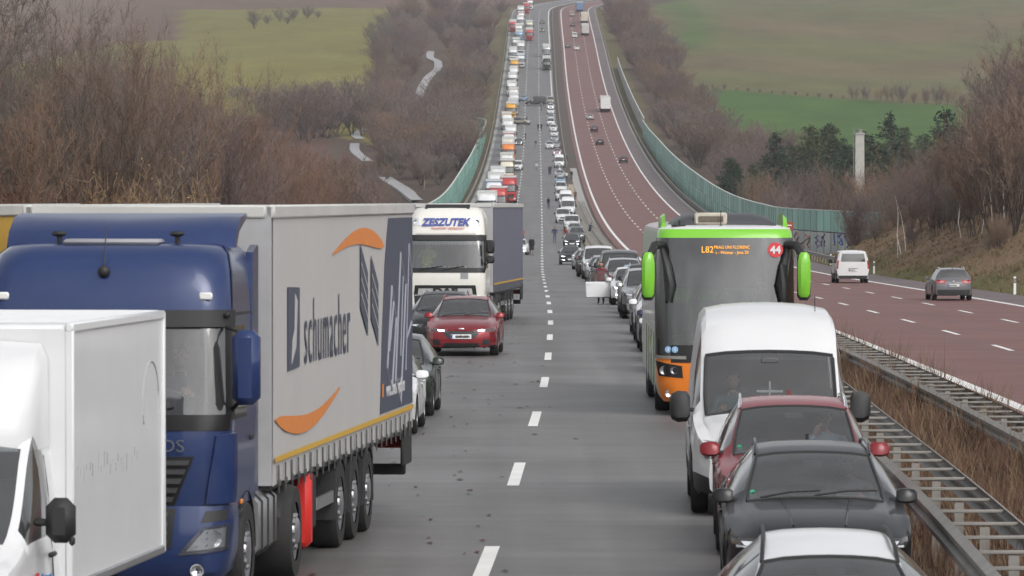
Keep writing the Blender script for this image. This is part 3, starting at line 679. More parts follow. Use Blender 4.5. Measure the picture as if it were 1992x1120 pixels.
    if S.get('rails'):
        y0, y1, mt = S['rails']
        for sg in (-1, 1):
            pts = []
            for k in range(9):
                y = y0+(y1-y0)*k/8; lift = .055 if 0 < k < 8 else .0
                pts.append((sg*sh.wr(y)*.95, y-L/2, sh.top(y)-sh.cr(y)*.62+lift))
            MB().tube(pts, .017, 6).build('roof_rail', mt, root)
    if S.get('ant'): y = S['ant']; MB().prism([(y-L/2-.1, sh.top(y)-.01), (y-L/2+.1, sh.top(y)-.01), (y-L/2+.1, sh.top(y)+.06), (y-L/2+.04, sh.top(y)+.07)], -.018, .018).build('antenna_fin', body, root)
    if interior:
        yd = S['cowl']+.25; zd = sh.belt(yd); W = S['W']
        MB().rbox((0, yd+.2-L/2, zd-.16), (W*.78, .62, .3), .07).build('dashboard', INT, root)
        zs_ = zd-.55
        MB().box((0, (yd+S['tail'])/2-L/2, S['sill']+.2), (W*.78, S['tail']-yd, .04)).build('floor_mat', INT, root)
        ysr = S.get('seatrows', [S['head']+.35, S['head']+1.2])
        for yr_ in ysr:
            for sg in ((-1, 1) if yr_ != ysr[0] or not S.get('bench') else (-1, 0, 1)):
                m = MB(); x = sg*W*.2; M = Matrix.Rotation(-.25, 3, 'X')
                m.rbox((x, yr_-L/2-.2, zs_+.05), (.48, .5, .16), .06); m.rbox((x, yr_-L/2+.12, zs_+.38), (.46, .14, .62), .06, 0, M); m.rbox((x, yr_-L/2+.22, zs_+.79), (.26, .1, .17), .04, 0, M)
                m.build('seat', SEATM, root)
        xs_ = W*.2; yw = S['head']-.22-L/2; zw = zd-.02                     # left-hand drive: picture right of the car as it faces us
        m = MB(); M = Matrix.Rotation(.5, 3, 'X'); ring = [Vector((xs_, yw, zw)) + M @ Vector((.18*math.cos(a), 0, .18*math.sin(a))) for a in np.linspace(0, 2*math.pi, 17)]
        m.tube(ring, .016, 6, cap=False); m.rbox((xs_, yw, zw), (.3, .05, .07), .02, 0, M); m.build('steering_wheel', INT, root)
        MB().rbox((0, S['head']-.12-L/2, sh.top(S['head'])-.11), (.22, .03, .07), .015).build('inside_mirror', INT, root)
    root['L'] = L; return root, sh
GR2 = mat('grille_mesh', (.02, .02, .022), .45, var=.8, scale=60)

def SP(L, W, H, **k):
    d = dict(L=L, W=W, H=H); d.update(k); return d
ESTATE = SP(4.90, 1.86, 1.48, wheel=.335, sill=.20, axles=(.88, 3.80),
    top=[(0,.68),(.05,.715),(.22,.79),(.7,.90),(1.50,1.00),(2.42,1.405),(2.8,1.465),(3.4,1.475),(4.2,1.435),(4.42,1.40),(4.78,1.03),(4.86,.97),(4.90,.90)],
    belt=[(0,.66),(.25,.70),(1.45,.92),(4.3,1.0),(4.8,.96),(4.9,.88)], crown=[(0,.05),(.25,.07),(1.4,.07),(1.6,.09),(2.3,.09),(2.6,.075),(4.4,.07),(4.9,.05)],
    plan=[(0,.73),(.12,.80),(.35,.875),(.8,.915),(1.6,.93),(3.9,.93),(4.5,.90),(4.78,.855),(4.9,.80)], roof=[(0,.56),(.25,.66),(1.4,.735),(1.7,.72),(2.42,.615),(3.2,.60),(4.4,.585),(4.8,.70),(4.9,.66)],
    cowl=1.50, head=2.42, rhead=4.42, tail=4.78, side=[(1.86,2.72),(2.80,3.62),(3.70,4.36)], plate=(.42,.80), mirror=(1.72,.97), handles=[(2.55,.80),(3.45,.82)], seams=[1.62,2.76,3.68],
    rails=(2.5,4.3,CHR), ant=4.2, tint=GLASSD,
    front=[([(-.45,.50),(.45,.50),(.52,.63),(-.52,.63)],'grille',GR2),([(-.62,.25),(.62,.25),(.55,.36),(-.55,.36)],'lower_grille',GRIL)],
    frontpair=[([(.60,.555),(1.22,.60),(1.34,.675),(.62,.64)],'headlight',GLASSD),([(.70,.27),(.98,.29),(.98,.40),(.78,.38)],'air_intake',GRIL)],
    rearp=[([(-.8,.24),(.8,.24),(.8,.38),(-.8,.38)],'rear_diffuser',PLAS)], rearpair=[([(.55,.80),(1.22,.80),(1.18,.93),(.55,.91)],'tail_light',TAIL)])
SUVS = SP(4.66, 1.83, 1.69, wheel=.36, sill=.24, axles=(.92, 3.62), clad=2,
    top=[(0,.86),(.05,.90),(.2,.965),(.6,1.05),(1.22,1.12),(2.05,1.60),(2.4,1.665),(3.0,1.685),(3.9,1.64),(4.15,1.60),(4.5,1.18),(4.6,1.10),(4.66,1.0)],
    belt=[(0,.84),(.2,.88),(1.2,1.03),(4.1,1.12),(4.5,1.10),(4.66,.98)], crown=[(0,.05),(.25,.07),(1.2,.08),(1.4,.10),(2.0,.10),(2.4,.08),(4.66,.06)],
    plan=[(0,.74),(.12,.80),(.35,.87),(.8,.905),(1.5,.915),(3.7,.915),(4.3,.885),(4.55,.85),(4.66,.80)], roof=[(0,.58),(.25,.68),(1.2,.745),(1.45,.735),(2.05,.645),(3.0,.63),(4.15,.61),(4.5,.72),(4.66,.68)],
    cowl=1.22, head=2.05, rhead=4.15, tail=4.5, side=[(1.55,2.45),(2.53,3.35),(3.43,4.1)], plate=(.50,.95), mirror=(1.5,1.10), mbox=(.22,.13,.17), handles=[(2.3,.93),(3.2,.95)], seams=[1.38,2.49,3.4],
    rails=(2.15,4.05,CHR), ant=3.95, tint=GLASSD, spokes=5,
    front=[([(-.42,.62),(.42,.62),(.46,.80),(-.46,.80)],'grille',GR2),([(-.7,.30),(.7,.30),(.62,.44),(-.62,.44)],'lower_grille',GRIL),([(-.2,.64),(.2,.64),(.3,.66),(-.3,.66)],'grille_bar',CHR)],
    frontpair=[([(.55,.74),(1.24,.78),(1.34,.86),(.56,.83)],'headlight',GLASSC)],
    rearp=[([(-.8,.3),(.8,.3),(.8,.46),(-.8,.46)],'rear_diffuser',PLAS)], rearpair=[([(.6,.92),(1.25,.92),(1.2,1.08),(.62,1.08)],'tail_light',TAIL)])
HATCH = SP(4.25, 1.79, 1.47, wheel=.315, sill=.20, axles=(.83, 3.45),
    top=[(0,.69),(.05,.73),(.22,.80),(.6,.89),(1.20,.97),(2.05,1.385),(2.5,1.455),(3.0,1.465),(3.55,1.42),(3.75,1.38),(4.1,1.02),(4.2,.93),(4.25,.86)],
    belt=[(0,.67),(.25,.71),(1.2,.90),(3.6,.98),(4.1,.94),(4.25,.84)], crown=[(0,.05),(.25,.07),(1.2,.07),(1.4,.09),(2.0,.09),(2.4,.075),(4.25,.05)],
    plan=[(0,.71),(.12,.77),(.35,.845),(.8,.885),(1.5,.895),(3.4,.895),(3.9,.87),(4.15,.83),(4.25,.78)], roof=[(0,.55),(.25,.65),(1.2,.715),(1.45,.70),(2.05,.60),(3.0,.59),(3.75,.575),(4.1,.69),(4.25,.64)],
    cowl=1.20, head=2.05, rhead=3.75, tail=4.1, side=[(1.55,2.42),(2.50,3.2),(3.28,3.68)], plate=(.42,.72), mirror=(1.45,.95), handles=[(2.25,.80),(3.05,.82)], seams=[1.35,2.46], ant=3.6,
    front=[([(-.45,.52),(.45,.52),(.5,.62),(-.5,.62)],'grille',GR2),([(-.62,.25),(.62,.25),(.55,.38),(-.55,.38)],'lower_grille',GRIL)],
    frontpair=[([(.58,.57),(1.22,.61),(1.34,.70),(.60,.66)],'headlight',GLASSC)],
    rearp=[([(-.8,.24),(.8,.24),(.8,.36),(-.8,.36)],'rear_diffuser',PLAS)], rearpair=[([(.6,.74),(1.22,.74),(1.18,.92),(.62,.90)],'tail_light',TAIL)])
VANH = SP(5.55, 2.06, 2.52, wheel=.345, sill=.26, axles=(.98, 4.28), clad=2, tuck=.965,
    top=[(0,.90),(.05,.95),(.2,1.03),(.55,1.17),(.98,1.28),(1.72,2.02),(1.98,2.27),(2.3,2.48),(2.8,2.58),(3.8,2.60),(5.2,2.58),(5.45,2.53),(5.55,2.46)],
    belt=[(0,.88),(.2,.96),(.9,1.18),(1.4,1.24),(5.3,1.28),(5.55,1.26)], crown=[(0,.05),(.3,.09),(.95,.10),(1.1,.12),(1.7,.10),(2.0,.11),(2.4,.15),(2.8,.16),(5.55,.15)],
    plan=[(0,.80),(.12,.88),(.35,.965),(.8,1.01),(1.5,1.03),(5.2,1.03),(5.5,1.02),(5.55,1.0)], roof=[(0,.62),(.3,.76),(.98,.87),(1.3,.89),(1.72,.87),(2.0,.865),(2.8,.85),(5.2,.85),(5.55,.84)],
    cowl=.98, head=1.72, rhead=5.5, tail=5.54, rwin=False, side=[(1.28,2.05)], plate=(.52,.75), mirror=(1.30,1.30), mbox=(.26,.16,.40), mcol=PLAS, handles=[(2.0,1.05)], seams=[1.15,2.12,3.4], bench=True, seatrows=[1.75+.5],
    front=[([(-.5,.66),(.5,.66),(.56,.86),(-.56,.86)],'grille',GR2),([(-.8,.30),(.8,.30),(.8,.56),(-.8,.56)],'bumper',PLAS)],
    frontpair=[([(.62,.72),(1.10,.74),(1.30,.96),(.64,.88)],'headlight',GLASSC)],
    rearp=[([(-.8,1.4),(-.06,1.4),(-.06,2.0),(-.8,2.0)],'rear_window',GLASSD),([(.06,1.4),(.8,1.4),(.8,2.0),(.06,2.0)],'rear_window',GLASSD)], rearpair=[([(.9,.9),(1.02,.9),(1.02,1.4),(.9,1.4)],'tail_light',TAIL)])
VANL = SP(4.97, 1.99, 1.97, wheel=.335, sill=.24, axles=(.95, 3.88), clad=2, tuck=.965,
    top=[(0,.86),(.05,.91),(.2,.99),(.55,1.12),(1.0,1.22),(1.85,1.80),(2.15,1.91),(2.6,1.965),(3.6,1.97),(4.6,1.95),(4.85,1.92),(4.97,1.84)],
    belt=[(0,.84),(.2,.92),(.9,1.13),(1.4,1.18),(4.7,1.2),(4.97,1.18)], crown=[(0,.05),(.3,.09),(.95,.10),(1.1,.11),(1.8,.09),(2.4,.10),(4.97,.10)],
    plan=[(0,.77),(.12,.85),(.35,.93),(.8,.975),(1.5,.995),(4.6,.995),(4.9,.98),(4.97,.95)], roof=[(0,.60),(.3,.74),(1.0,.83),(1.3,.85),(1.85,.80),(2.6,.79),(4.6,.79),(4.97,.78)],
    cowl=1.0, head=1.85, rhead=4.93, tail=4.96, rwin=False, side=[(1.38,2.2),(2.32,3.3),(3.42,4.5)], tint=GLASSD, plate=(.5,.78), mirror=(1.40,1.24), mbox=(.22,.14,.26), mcol=PLAS, handles=[(2.1,1.02)], seams=[1.2,2.26,3.36],
    front=[([(-.5,.60),(.5,.60),(.56,.82),(-.56,.82)],'grille',GR2),([(-.8,.28),(.8,.28),(.8,.5),(-.8,.5)],'bumper',PLAS)],
    frontpair=[([(.6,.70),(1.12,.72),(1.32,.90),(.62,.84)],'headlight',GLASSC)],
    rearp=[([(-.80,1.28),(.80,1.28),(.84,1.76),(-.84,1.76)],'rear_window',GLASSD),([(-.9,.26),(.9,.26),(.9,.45),(-.9,.45)],'rear_bumper',PLAS),([(-.28,.82),(.28,.82),(.3,.88),(-.3,.88)],'tailgate_handle',PLAS)],
    rearpair=[([(.93,.85),(1.05,.85),(1.04,1.35),(.93,1.35)],'tail_light',TAIL),([(.9,.3),(1.25,.3),(1.2,.75),(1.0,.75)],'rear_corner',PLAS)])

def place(root, X, Zfront, yaw=0.0, fz=zL, rev=False, L=None):
    """front centre at (X, Zfront); yaw > 0 swings the tail to picture right"""
    L = root['L'] if L is None else L; Zc = Zfront + L/2; z = fz(Zc)
    M = Matrix.Translation((X + math.sin(yaw)*L/2, Zfront + math.cos(yaw)*L/2, z)) @ Matrix.Rotation(slope(Zc), 4, 'X') @ Matrix.Rotation(-yaw + (math.pi if rev else 0), 4, 'Z')
    root.matrix_world = M; return root

def place_lorry(root, X, Zfront, yaw=0.0, fz=zL, rev=False, L=16.4):
    """lorries, coach: origin at the bumper; rev shows the tail, X and Zfront are then of the end nearest the camera"""
    a = math.atan((fz(Zfront+L)-fz(Zfront))/L)
    if not rev: root.matrix_world = Matrix.Translation((X, Zfront, fz(Zfront))) @ Matrix.Rotation(a, 4, 'X') @ Matrix.Rotation(-yaw, 4, 'Z')
    else: root.matrix_world = Matrix.Translation((X+math.sin(yaw)*L, Zfront+L, fz(Zfront+L))) @ Matrix.Rotation(a, 4, 'X') @ Matrix.Rotation(-yaw+math.pi, 4, 'Z')
    return root
# ------------------------------------------------------------------ lorries, coach, box van: stacked rounded rings, front at -y
class RingShell:
    def __init__(s, rings, sy, crown=.06):
        """rings: (z, half width, y front, y back, front corner radius, rear corner radius)"""
        s.rings = rings; s.sy = sy; s.crown = crown; s.H = [s.half(r) for r in rings]; s.zs = [r[0] for r in rings]
    def half(s, r):
        z, hw, yf, yb, rf, rb = r; p = []
        for k in range(4): p.append((k/3*(hw-rf), yf))
        for k in range(1, 6): a = k/5*math.pi/2; p.append((hw-rf+rf*math.sin(a), yf+rf-rf*math.cos(a)))
        for y in s.sy: p.append((hw, min(max(y, yf+rf), yb-rb)))
        for k in range(0, 4): a = k/3*math.pi/2; p.append((hw-rb+rb*math.cos(a), yb-rb+rb*math.sin(a)))
        p.append((0, yb)); n = len(p)
        return [(x, y + s.crown*(x/hw)**2*(1 if j < 9 else 0) , z) for j, (x, y) in enumerate(p)]
    def build(s, pick):
        """pick(i, j, sign) -> (key, material index); returns dict of MB"""
        out = {}; n = len(s.H[0])
        for i in range(len(s.H)-1):
            for j in range(n-1):
                for sg in (1, -1):
                    k, mi = pick(i, j, sg)
                    if k is None: continue
                    q = [(sg*x, y, z) for x, y, z in (s.H[i][j], s.H[i][j+1], s.H[i+1][j+1], s.H[i+1][j])]
                    out.setdefault(k, MB()).add(q, [(0,1,2,3)], mi)
        return out
    def cap(s, mb, i, mi=0):
        h = s.H[i]; n = len(h)
        for j in range(n-1): mb.add([(h[j][0], h[j][1], h[j][2]), (h[j+1][0], h[j+1][1], h[j+1][2]), (-h[j+1][0], h[j+1][1], h[j+1][2]), (-h[j][0], h[j][1], h[j][2])], [(0,1,2,3)], mi)
    def P(s, d, z):
        i = int(np.clip(np.searchsorted(s.zs, z)-1, 0, len(s.zs)-2)); t = (z-s.zs[i])/(s.zs[i+1]-s.zs[i])
        pl = [(a[0]*(1-t)+b[0]*t, a[1]*(1-t)+b[1]*t) for a, b in zip(s.H[i], s.H[i+1])]
        sg = 1 if d >= 0 else -1; a = abs(d); acc = 0
        for p, q in zip(pl, pl[1:]):
            ln = math.hypot(q[0]-p[0], q[1]-p[1])
            if acc+ln >= a: 
                u = (a-acc)/max(ln, 1e-6); return Vector((sg*(p[0]*(1-u)+q[0]*u), p[1]*(1-u)+q[1]*u, z))
            acc += ln
        return Vector((0, pl[-1][1], z))
    def patch(s, c4, nu=8, nv=4, off=.006, thick=.025):
        if callable(c4): fn = c4
        else:
            (a0, b0), (a1, b1), (a2, b2), (a3, b3) = c4
            fn = lambda p, q: ((a0*(1-p)+a1*p)*(1-q)+(a3*(1-p)+a2*p)*q, (b0*(1-p)+b1*p)*(1-q)+(b3*(1-p)+b2*p)*q)
        def pt(p, q, o):
            u, z = fn(p, q); e = .02; A = s.P(u, z); B = s.P(u+e, z)-s.P(u-e, z); D = s.P(u, z+.01)-s.P(u, z-.01); nr = B.cross(D); nr.normalize()
            return tuple(A + nr*o)
        T = [[pt(i/nu, j/nv, off) for i in range(nu+1)] for j in range(nv+1)]; K = [[pt(i/nu, j/nv, off-thick) for i in range(nu+1)] for j in range(nv+1)]
        m = MB().grid(T); ring = [(0, i) for i in range(nu+1)] + [(j, nu) for j in range(1, nv+1)] + [(nv, i) for i in range(nu-1, -1, -1)] + [(j, 0) for j in range(nv-1, 0, -1)]; n = len(ring)
        m.add([T[j][i] for j, i in ring]+[K[j][i] for j, i in ring], [(k, (k+1) % n, (k+1) % n+n, k+n) for k in range(n)]); return m
def mirc(c): return [(-a, b) for a, b in (c[1], c[0], c[3], c[2])]

CURT = mat('curtain_grey', (.47, .46, .45), .6, var=.08, scale=1.2); CURB = mat('curtain_slate', (.13, .135, .185), .6, var=.08, scale=1.2); CURY = mat('curtain_yellow', (.5, .3, .035), .6); CURW = mat('curtain_white', (.62, .62, .61), .55, var=.1, scale=1.5)
PRO = mat('print_orange', (.66, .22, .045), .6); PRD = mat('print_slate', (.06, .07, .105), .6); PRW = mat('print_white', (.62, .62, .63), .6); PRB = mat('print_blue', (.05, .07, .3), .5); PRR = mat('print_red', (.5, .03, .03), .5)
ROOFC = mat('trailer_roof', (.5, .5, .48), .6, var=.2, scale=1.0); STRAP = mat('strap_grey', (.07, .07, .07), .7); YRAIL = mat('marking_tape', (.6, .36, .04), .5)

def trailer(root, y0, y1, curtain, h=3.9, zb=1.05, detail=True, side_strip=None):
    hw = 1.275; m = MB(); ys = np.linspace(y0+.08, y1-.06, 60 if detail else 16); top = h-.12
    for sg in (-1, 1):
        G = []
        for z, a in ((zb, .016), (zb+.25, .007), (zb+1.0, .003), (zb+1.9, .003), (top, .002)):
            G.append([(sg*(hw+a*math.sin(y*7.3+sg)*(.6+.4*math.sin(y*2.1))), y, z-(.015*math.sin(y*4.7) if z == zb else 0)) for y in ys])
        m.grid(G)
    m.build('side_curtain', curtain, root, sharp=60)
    MB().box((0, y0+.05, (zb+h)/2), (2*hw-.02, .1, h-zb)).build('front_wall', curtain if not detail else mat('trailer_front', (.36, .36, .37), .5), root, smooth=False)
    r = MB(); n = 30 if detail else 6
    yy = np.linspace(y0, y1, n+1); r.grid([[(x, y, h-.05+.025*math.sin(y*5)*(1-abs(x)/1.3)) for x in np.linspace(-hw+.04, hw-.04, 5)] for y in yy]); r.build('roof_sheet', ROOFC, root)
    for sg in (-1, 1): MB().rbox((sg*(hw-.02), (y0+y1)/2, h-.05), (.1, y1-y0, .14), .02).build('top_rail', ROOFC, root)
    MB().rbox((0, y1-.03, (zb+h)/2), (2*hw, .08, h-zb), .01).build('end_frame', ROOFC if detail else curtain, root)
    MB().rbox((0, y0+.02, h-.05), (2*hw-.12, .1, .135), .02).build('front_header', ROOFC, root)
    MB().box((0, (y0+y1)/2, zb+.02), (2*hw-.06, y1-y0-.1, .14)).build('floor', CHAS, root)
    ch = MB()
    for sg in (-1, 1): ch.box((sg*.45, (y0+y1)/2, zb-.18), (.14, y1-y0-.4, .3))
    ch.build('chassis', CHAS, root)
    if detail:
        st = MB().rbox((0, 0, 0), (.014, .045, .3), .004).rbox((.006, 0, -.04), (.03, .05, .07), .006).mesh('strap', [STRAP])
        for y in np.arange(y0+.35, y1-.2, .52):
            for sg in (-1, 1): o = link('strap', st, root); o.location = (sg*(hw+.022), y, zb+.05); o.rotation_euler = (random.uniform(-.12, .12), 0, 0 if sg > 0 else math.pi)
        for sg in (-1, 1): MB().box((sg*(hw+.024), (y0+y1)/2, zb+.26), (.006, y1-y0-.2, .055)).build('marking_tape', YRAIL, root)
    return hw
def axle_set(root, ys, r=.5, w=.36, dual=False, steer=False):
    for y in ys:
        for sg in (-1, 1): wheel(root, sg*(1.25-w/2), y, r, w if not dual else .56, sg, big=True)
        MB().tube([(-1, y, r), (1, y, r)], .08).build('axle', CHAS, root)

def cab_shell(kind):
    if kind == 'merc': R = [(.98,1.22,.06,2.2,.26,.1),(1.25,1.245,.02,2.25,.26,.1),(1.6,1.25,.0,2.25,.26,.1),(1.84,1.25,.02,2.25,.25,.1),(2.05,1.245,.055,2.25,.24,.1),(2.45,1.23,.13,2.25,.24,.1),(2.74,1.22,.20,2.25,.25,.1),(2.88,1.22,.22,2.25,.26,.1),(3.05,1.215,.25,2.25,.28,.1),(3.28,1.19,.34,2.25,.34,.12),(3.44,1.14,.46,2.25,.4,.15),(3.52,1.06,.6,2.2,.42,.2),(3.545,.92,.8,2.1,.4,.2)]
    else: R = [(.98,1.22,.05,2.2,.22,.1),(1.25,1.245,.02,2.2,.24,.1),(1.55,1.25,.0,2.2,.24,.1),(1.80,1.25,.03,2.2,.24,.1),(2.1,1.245,.09,2.2,.24,.1),(2.45,1.235,.16,2.2,.24,.1),(2.72,1.225,.23,2.2,.25,.1),(2.86,1.22,.25,2.2,.26,.1),(3.1,1.20,.30,2.2,.30,.1),(3.4,1.16,.42,2.2,.36,.12),(3.62,1.08,.58,2.2,.4,.15),(3.72,.98,.75,2.15,.4,.2),(3.75,.85,.95,2.1,.4,.2)]
    return RingShell(R, [.55, .75, 1.0, 1.35, 1.6, 1.9], .09), R
DARKB = mat('windscreen_frit', (.01, .01, .011), .25)
def cab(root, kind, col, detail=True):
    sh, R = cab_shell(kind)
    def pick(i, j, sg):
        z0 = R[i][0]
        if 3 <= i <= 5 and j <= 5: return ('ws', 0)
        if 3 <= i <= 5 and 9 <= j <= 11: return ('sw%d' % sg, 0)
        return ('cab', 1 if (3 <= i <= 5 and (6 <= j <= 8)) and detail else 0)
    o = sh.build(pick); sh.cap(o['cab'], len(R)-1); sh.cap(o['cab'], 0)
    o['cab'].build('cab', [col, PLAS], root, sharp=30); o['ws'].build('windscreen', GLASS, root)
    for sg in (1, -1): o['sw%d' % sg].build('side_window', GLASS, root)
    zb, zt = R[3][0], R[6][0]
    sh.patch([(-1.32, zt-.005), (1.32, zt-.005), (1.32, zt+.16), (-1.32, zt+.16)], 14, 2, .05, .06).build('sun_visor', PLAS if detail else DARKB, root)
    sh.patch([(-1.3, zb-.09), (1.3, zb-.09), (1.32, zb+.06), (-1.32, zb+.06)], 44, 2, .014).build('windscreen_lower_band', DARKB, root)
    # bumper module, under the cab
    B = [(.30,1.13,.10,.75,.2,.05),(.38,1.2,.03,.78,.26,.05),(.6,1.245,-.02,.8,.3,.05),(.85,1.25,-.01,.82,.3,.05),(1.02,1.235,.03,.85,.28,.05)]
    bs = RingShell(B, [.5,.55,.6,.65,.7,.72], .1); bo = bs.build(lambda i, j, sg: ('b', 0)); bs.cap(bo['b'], 0); bs.cap(bo['b'], 4); bo['b'].build('bumper', col, root, sharp=30)
    return sh, bs
def mirrors(root, col, x=1.36, y=.1, z0=2.0, z1=2.72, split=False):
    for sg in (-1, 1):
        m = MB()
        if split:
            m.rbox((sg*(x+.05), y, z1-.2), (.26, .2, .42), .06); m.rbox((sg*(x+.05), y, z0+.12), (.26, .18, .24), .05)
        else: m.rbox((sg*(x+.06), y, (z0+z1)/2), (.27, .22, z1-z0), .07)
        o = m.build('mirror', col, root)
        MB().tube([(sg*1.2, y+.25, z1+.02), (sg*x, y+.08, z1-.03), (sg*x, y+.08, z0+.05), (sg*1.22, y+.3, z0-.08)], .022, 6).build('mirror_arm', PLAS, o)
def tractor_under(root, yr=4.85, tank=True):
    axle_set(root, [1.42], .5, .3); axle_set(root, [yr], .5, .36, True)
    m = MB()
    for sg in (-1, 1): m.box((sg*.42, 3.2, .85), (.1, 5.2, .26))
    m.box((0, yr, 1.1), (.9, 1.0, .12)); m.build('chassis', CHAS, root)
    for sg in (-1, 1):
        t = MB(); P = [(x*.32, z*.33) for x, z in ((-1,-.7),(-.7,-1),(.7,-1),(1,-.7),(1,.7),(.7,1),(-.7,1),(-1,.7))]
        t.prism([(sg*.9+a, .68+b) for a, b in P], 2.35, 3.75, 'y'); 
        o = t.build('fuel_tank', ALU, root, sharp=50)
        for y in (2.6, 3.05, 3.5): MB().prism([(sg*.9+a*1.04, .68+b*1.04) for a, b in P], y-.03, y+.03, 'y').build('tank_strap', CHAS, o)
        f = MB(); ring = []
        for k in range(9): a = math.pi*k/8; ring.append([(sg*(1.24-d), 1.42-.62*math.cos(a), .5+.60*math.sin(a)) for d in (0, .32)])
        f.grid(ring); f.build('wheel_arch', PLAS, root)
        f = MB(); ring = []
        for k in range(9): a = math.pi*(.1+.8*k/8); ring.append([(sg*(1.27-d), yr-.62*math.cos(a), .5+.60*math.sin(a)) for d in (0, .6)])
        f.grid(ring); f.build('mudguard', PLAS, root)
        MB().rbox((sg*1.12, .98, .55), (.2, .4, .12), .02).rbox((sg*1.14, .98, .9), (.2, .4, .08), .02).build('step', PLAS, root)

def lorry(name, label, kind, col, curtain, detail=True, L=16.4, h=3.9, group=None, axles=(9.0, 10.35, 11.7), grille='merc'):
    root = thing(name, label, 'lorry', group); sh, bs = cab(root, kind, col, detail)
    y0 = 3.0; trailer(root, y0, L, curtain, h, 1.05, detail)
    tractor_under(root, 4.3 if detail else 4.8); axle_set(root, axles)
    if detail:
        for sg in (-1, 1):
            g = MB(); g.box((sg*1.22, 7.7, .62), (.03, 1.5, .13)); g.build('side_guard', ALU, root)
            MB().rbox((sg*1.05, 6.75, .66), (.35, .45, .62), .04).build('tool_box', PLAS, root)
            MB().box((sg*.8, 5.9, .45), (.12, .12, .8)).build('landing_leg', CHAS, root)
            for y in axles: MB().prism([(y-.55, .35), (y-.5, .9), (y-.2, 1.06), (y+.2, 1.06), (y+.5, .9), (y+.55, .35), (y+.52, .35), (y+.46, .86), (y+.18, 1.02), (y-.18, 1.02), (y-.46, .86), (y-.52, .35)], sg*.9, sg*1.25).build('mudguard', PLAS, root)
        MB().rbox((0, L-.12, .5), (2.4, .12, .14), .02).build('rear_bumper', CHAS, root)
        for sg in (-1, 1): MB().rbox((sg*1.02, L-.06, .85), (.45, .08, .16), .02).build('tail_light', TAIL, root); MB().rbox((sg*1.26, L-.6, .86), (.04, 1.0, .55), .02).build('rear_flap', CHAS, root)
    # face
    z = lambda a: a
    if grille == 'merc':
        sh.patch([(-.72, 1.02), (.72, 1.02), (.92, 1.5), (-.92, 1.5)], 12, 4, .012).build('grille', GRIL, root)
        for k in range(5):
            zz = 1.07+k*.088; w = .70+.04*k; sh.patch([(-w, zz), (w, zz), (w+.02, zz+.045), (-w-.02, zz+.045)], 12, 1, .05, .03).build('grille_slat', mat('slat_grey', (.05, .052, .056), .45), root)
        bs.patch([(-.7, .62), (.7, .62), (.74, 1.0), (-.74, 1.0)], 12, 3, .012).build('lower_grille', GRIL, root)
        for k in range(4): bs.patch([(-.66, .66+k*.085), (.66, .66+k*.085), (.67, .70+k*.085), (-.67, .70+k*.085)], 12, 1, .045, .03).build('grille_slat', mat('slat_grey', (.05, .052, .056), .45), root)
        for sg in (1, -1):
            c = [(.76, .55), (1.30, .60), (1.33, .85), (1.00, .82)]; c = c if sg > 0 else mirc(c)
            o = bs.patch(c, 8, 4, .015).build('headlight', GLASSC, root); cc = [(sum(p[0] for p in c)/4*.25+p[0]*.75, sum(p[1] for p in c)/4*.25+p[1]*.75) for p in c]; bs.patch(cc, 8, 3, .004, .01).build('reflector', LENS, o)
            xc = sg*1.13; p = bs.P(sg*1.12, .71); MB().lathe([(.085, -.02), (.08, 0), (.05, .03)], (p.x, p.y-.01, p.z), 'y', 16).build('lamp', CHR, o)
            p = bs.P(sg*.95, .40); MB().lathe([(.07, -.035), (.06, -.02), (0, .01)], (p.x, p.y-.005, p.z), 'y', 14).build('fog_lamp', CHR, root)
            c = [(.98, .86), (1.30, .88), (1.30, .985), (1.03, .97)]; c = c if sg > 0 else mirc(c); bs.patch(c, 8, 2, .006).build('bumper_pocket', PLAS, root)
            # blue air deflector blade at the corner
            c = [(1.02, 1.05), (1.42, 1.05), (1.42, 1.72), (1.12, 1.70)]; c = c if sg > 0 else mirc(c); sh.patch(c, 8, 4, .05, .06).build('corner_blade', col, root)
    else:
        bs.patch([(-.95, .72), (.95, .72), (.98, 1.0), (-.98, 1.0)], 12, 3, .012).build('grille', GRIL, root); sh.patch([(-.99, 1.0), (.99, 1.0), (.95, 1.32), (-.95, 1.32)], 12, 3, .012).build('grille', GRIL, root)
        if grille == 'daf': sh.patch([(-.86, 1.03), (.86, 1.03), (.83, 1.22), (-.83, 1.22)], 12, 2, .04, .04).build('chrome_bar', mat('brushed_silver', (.5, .5, .5), .4, .3), root)
        for sg in (1, -1):
            c = [(.86, .52), (1.3, .56), (1.32, .78), (.92, .72)]; c = c if sg > 0 else mirc(c); bs.patch(c, 6, 3, .015).build('headlight', LENS, root)
    mirrors(root, col if grille == 'merc' else PLAS, split=(grille == 'daf'))
    root['L'] = L; return root, sh, bs
# ------------------------------------------------------------------ the blue lorry with the grey printed curtain
def flat_yz(pts, x, m, parent, name, th=.004):
    """flat print on a curtain: polygon in (y, z)"""
    return MB().prism(pts, x, x+th).build(name, m, parent, smooth=False)
def arc_band(y0, y1, z0, z1, sag, t0, t1, n=14, flip=False):
    """tapering crescent between two ends"""
    A = []; B = []
    for k in range(n+1):
        t = k/n; y = y0+(y1-y0)*t; zc = z0+(z1-z0)*t + sag*math.sin(math.pi*t)*1.0; w = (t0*(1-t)+t1*t)*math.sin(math.pi*min(1, .08+.92*(t if not flip else 1-t)))**.6
        A.append((y, zc+w/2)); B.append((y, zc-w/2))
    return A + B[::-1]
blue, sh, bs = lorry('articulated_lorry', 'blue tractor unit pulling a grey curtain trailer printed with an orange swoosh', 'merc', PBLUE, CURT)
xc = 1.275+.009; y0 = 3.0
T = lambda d: y0 + d
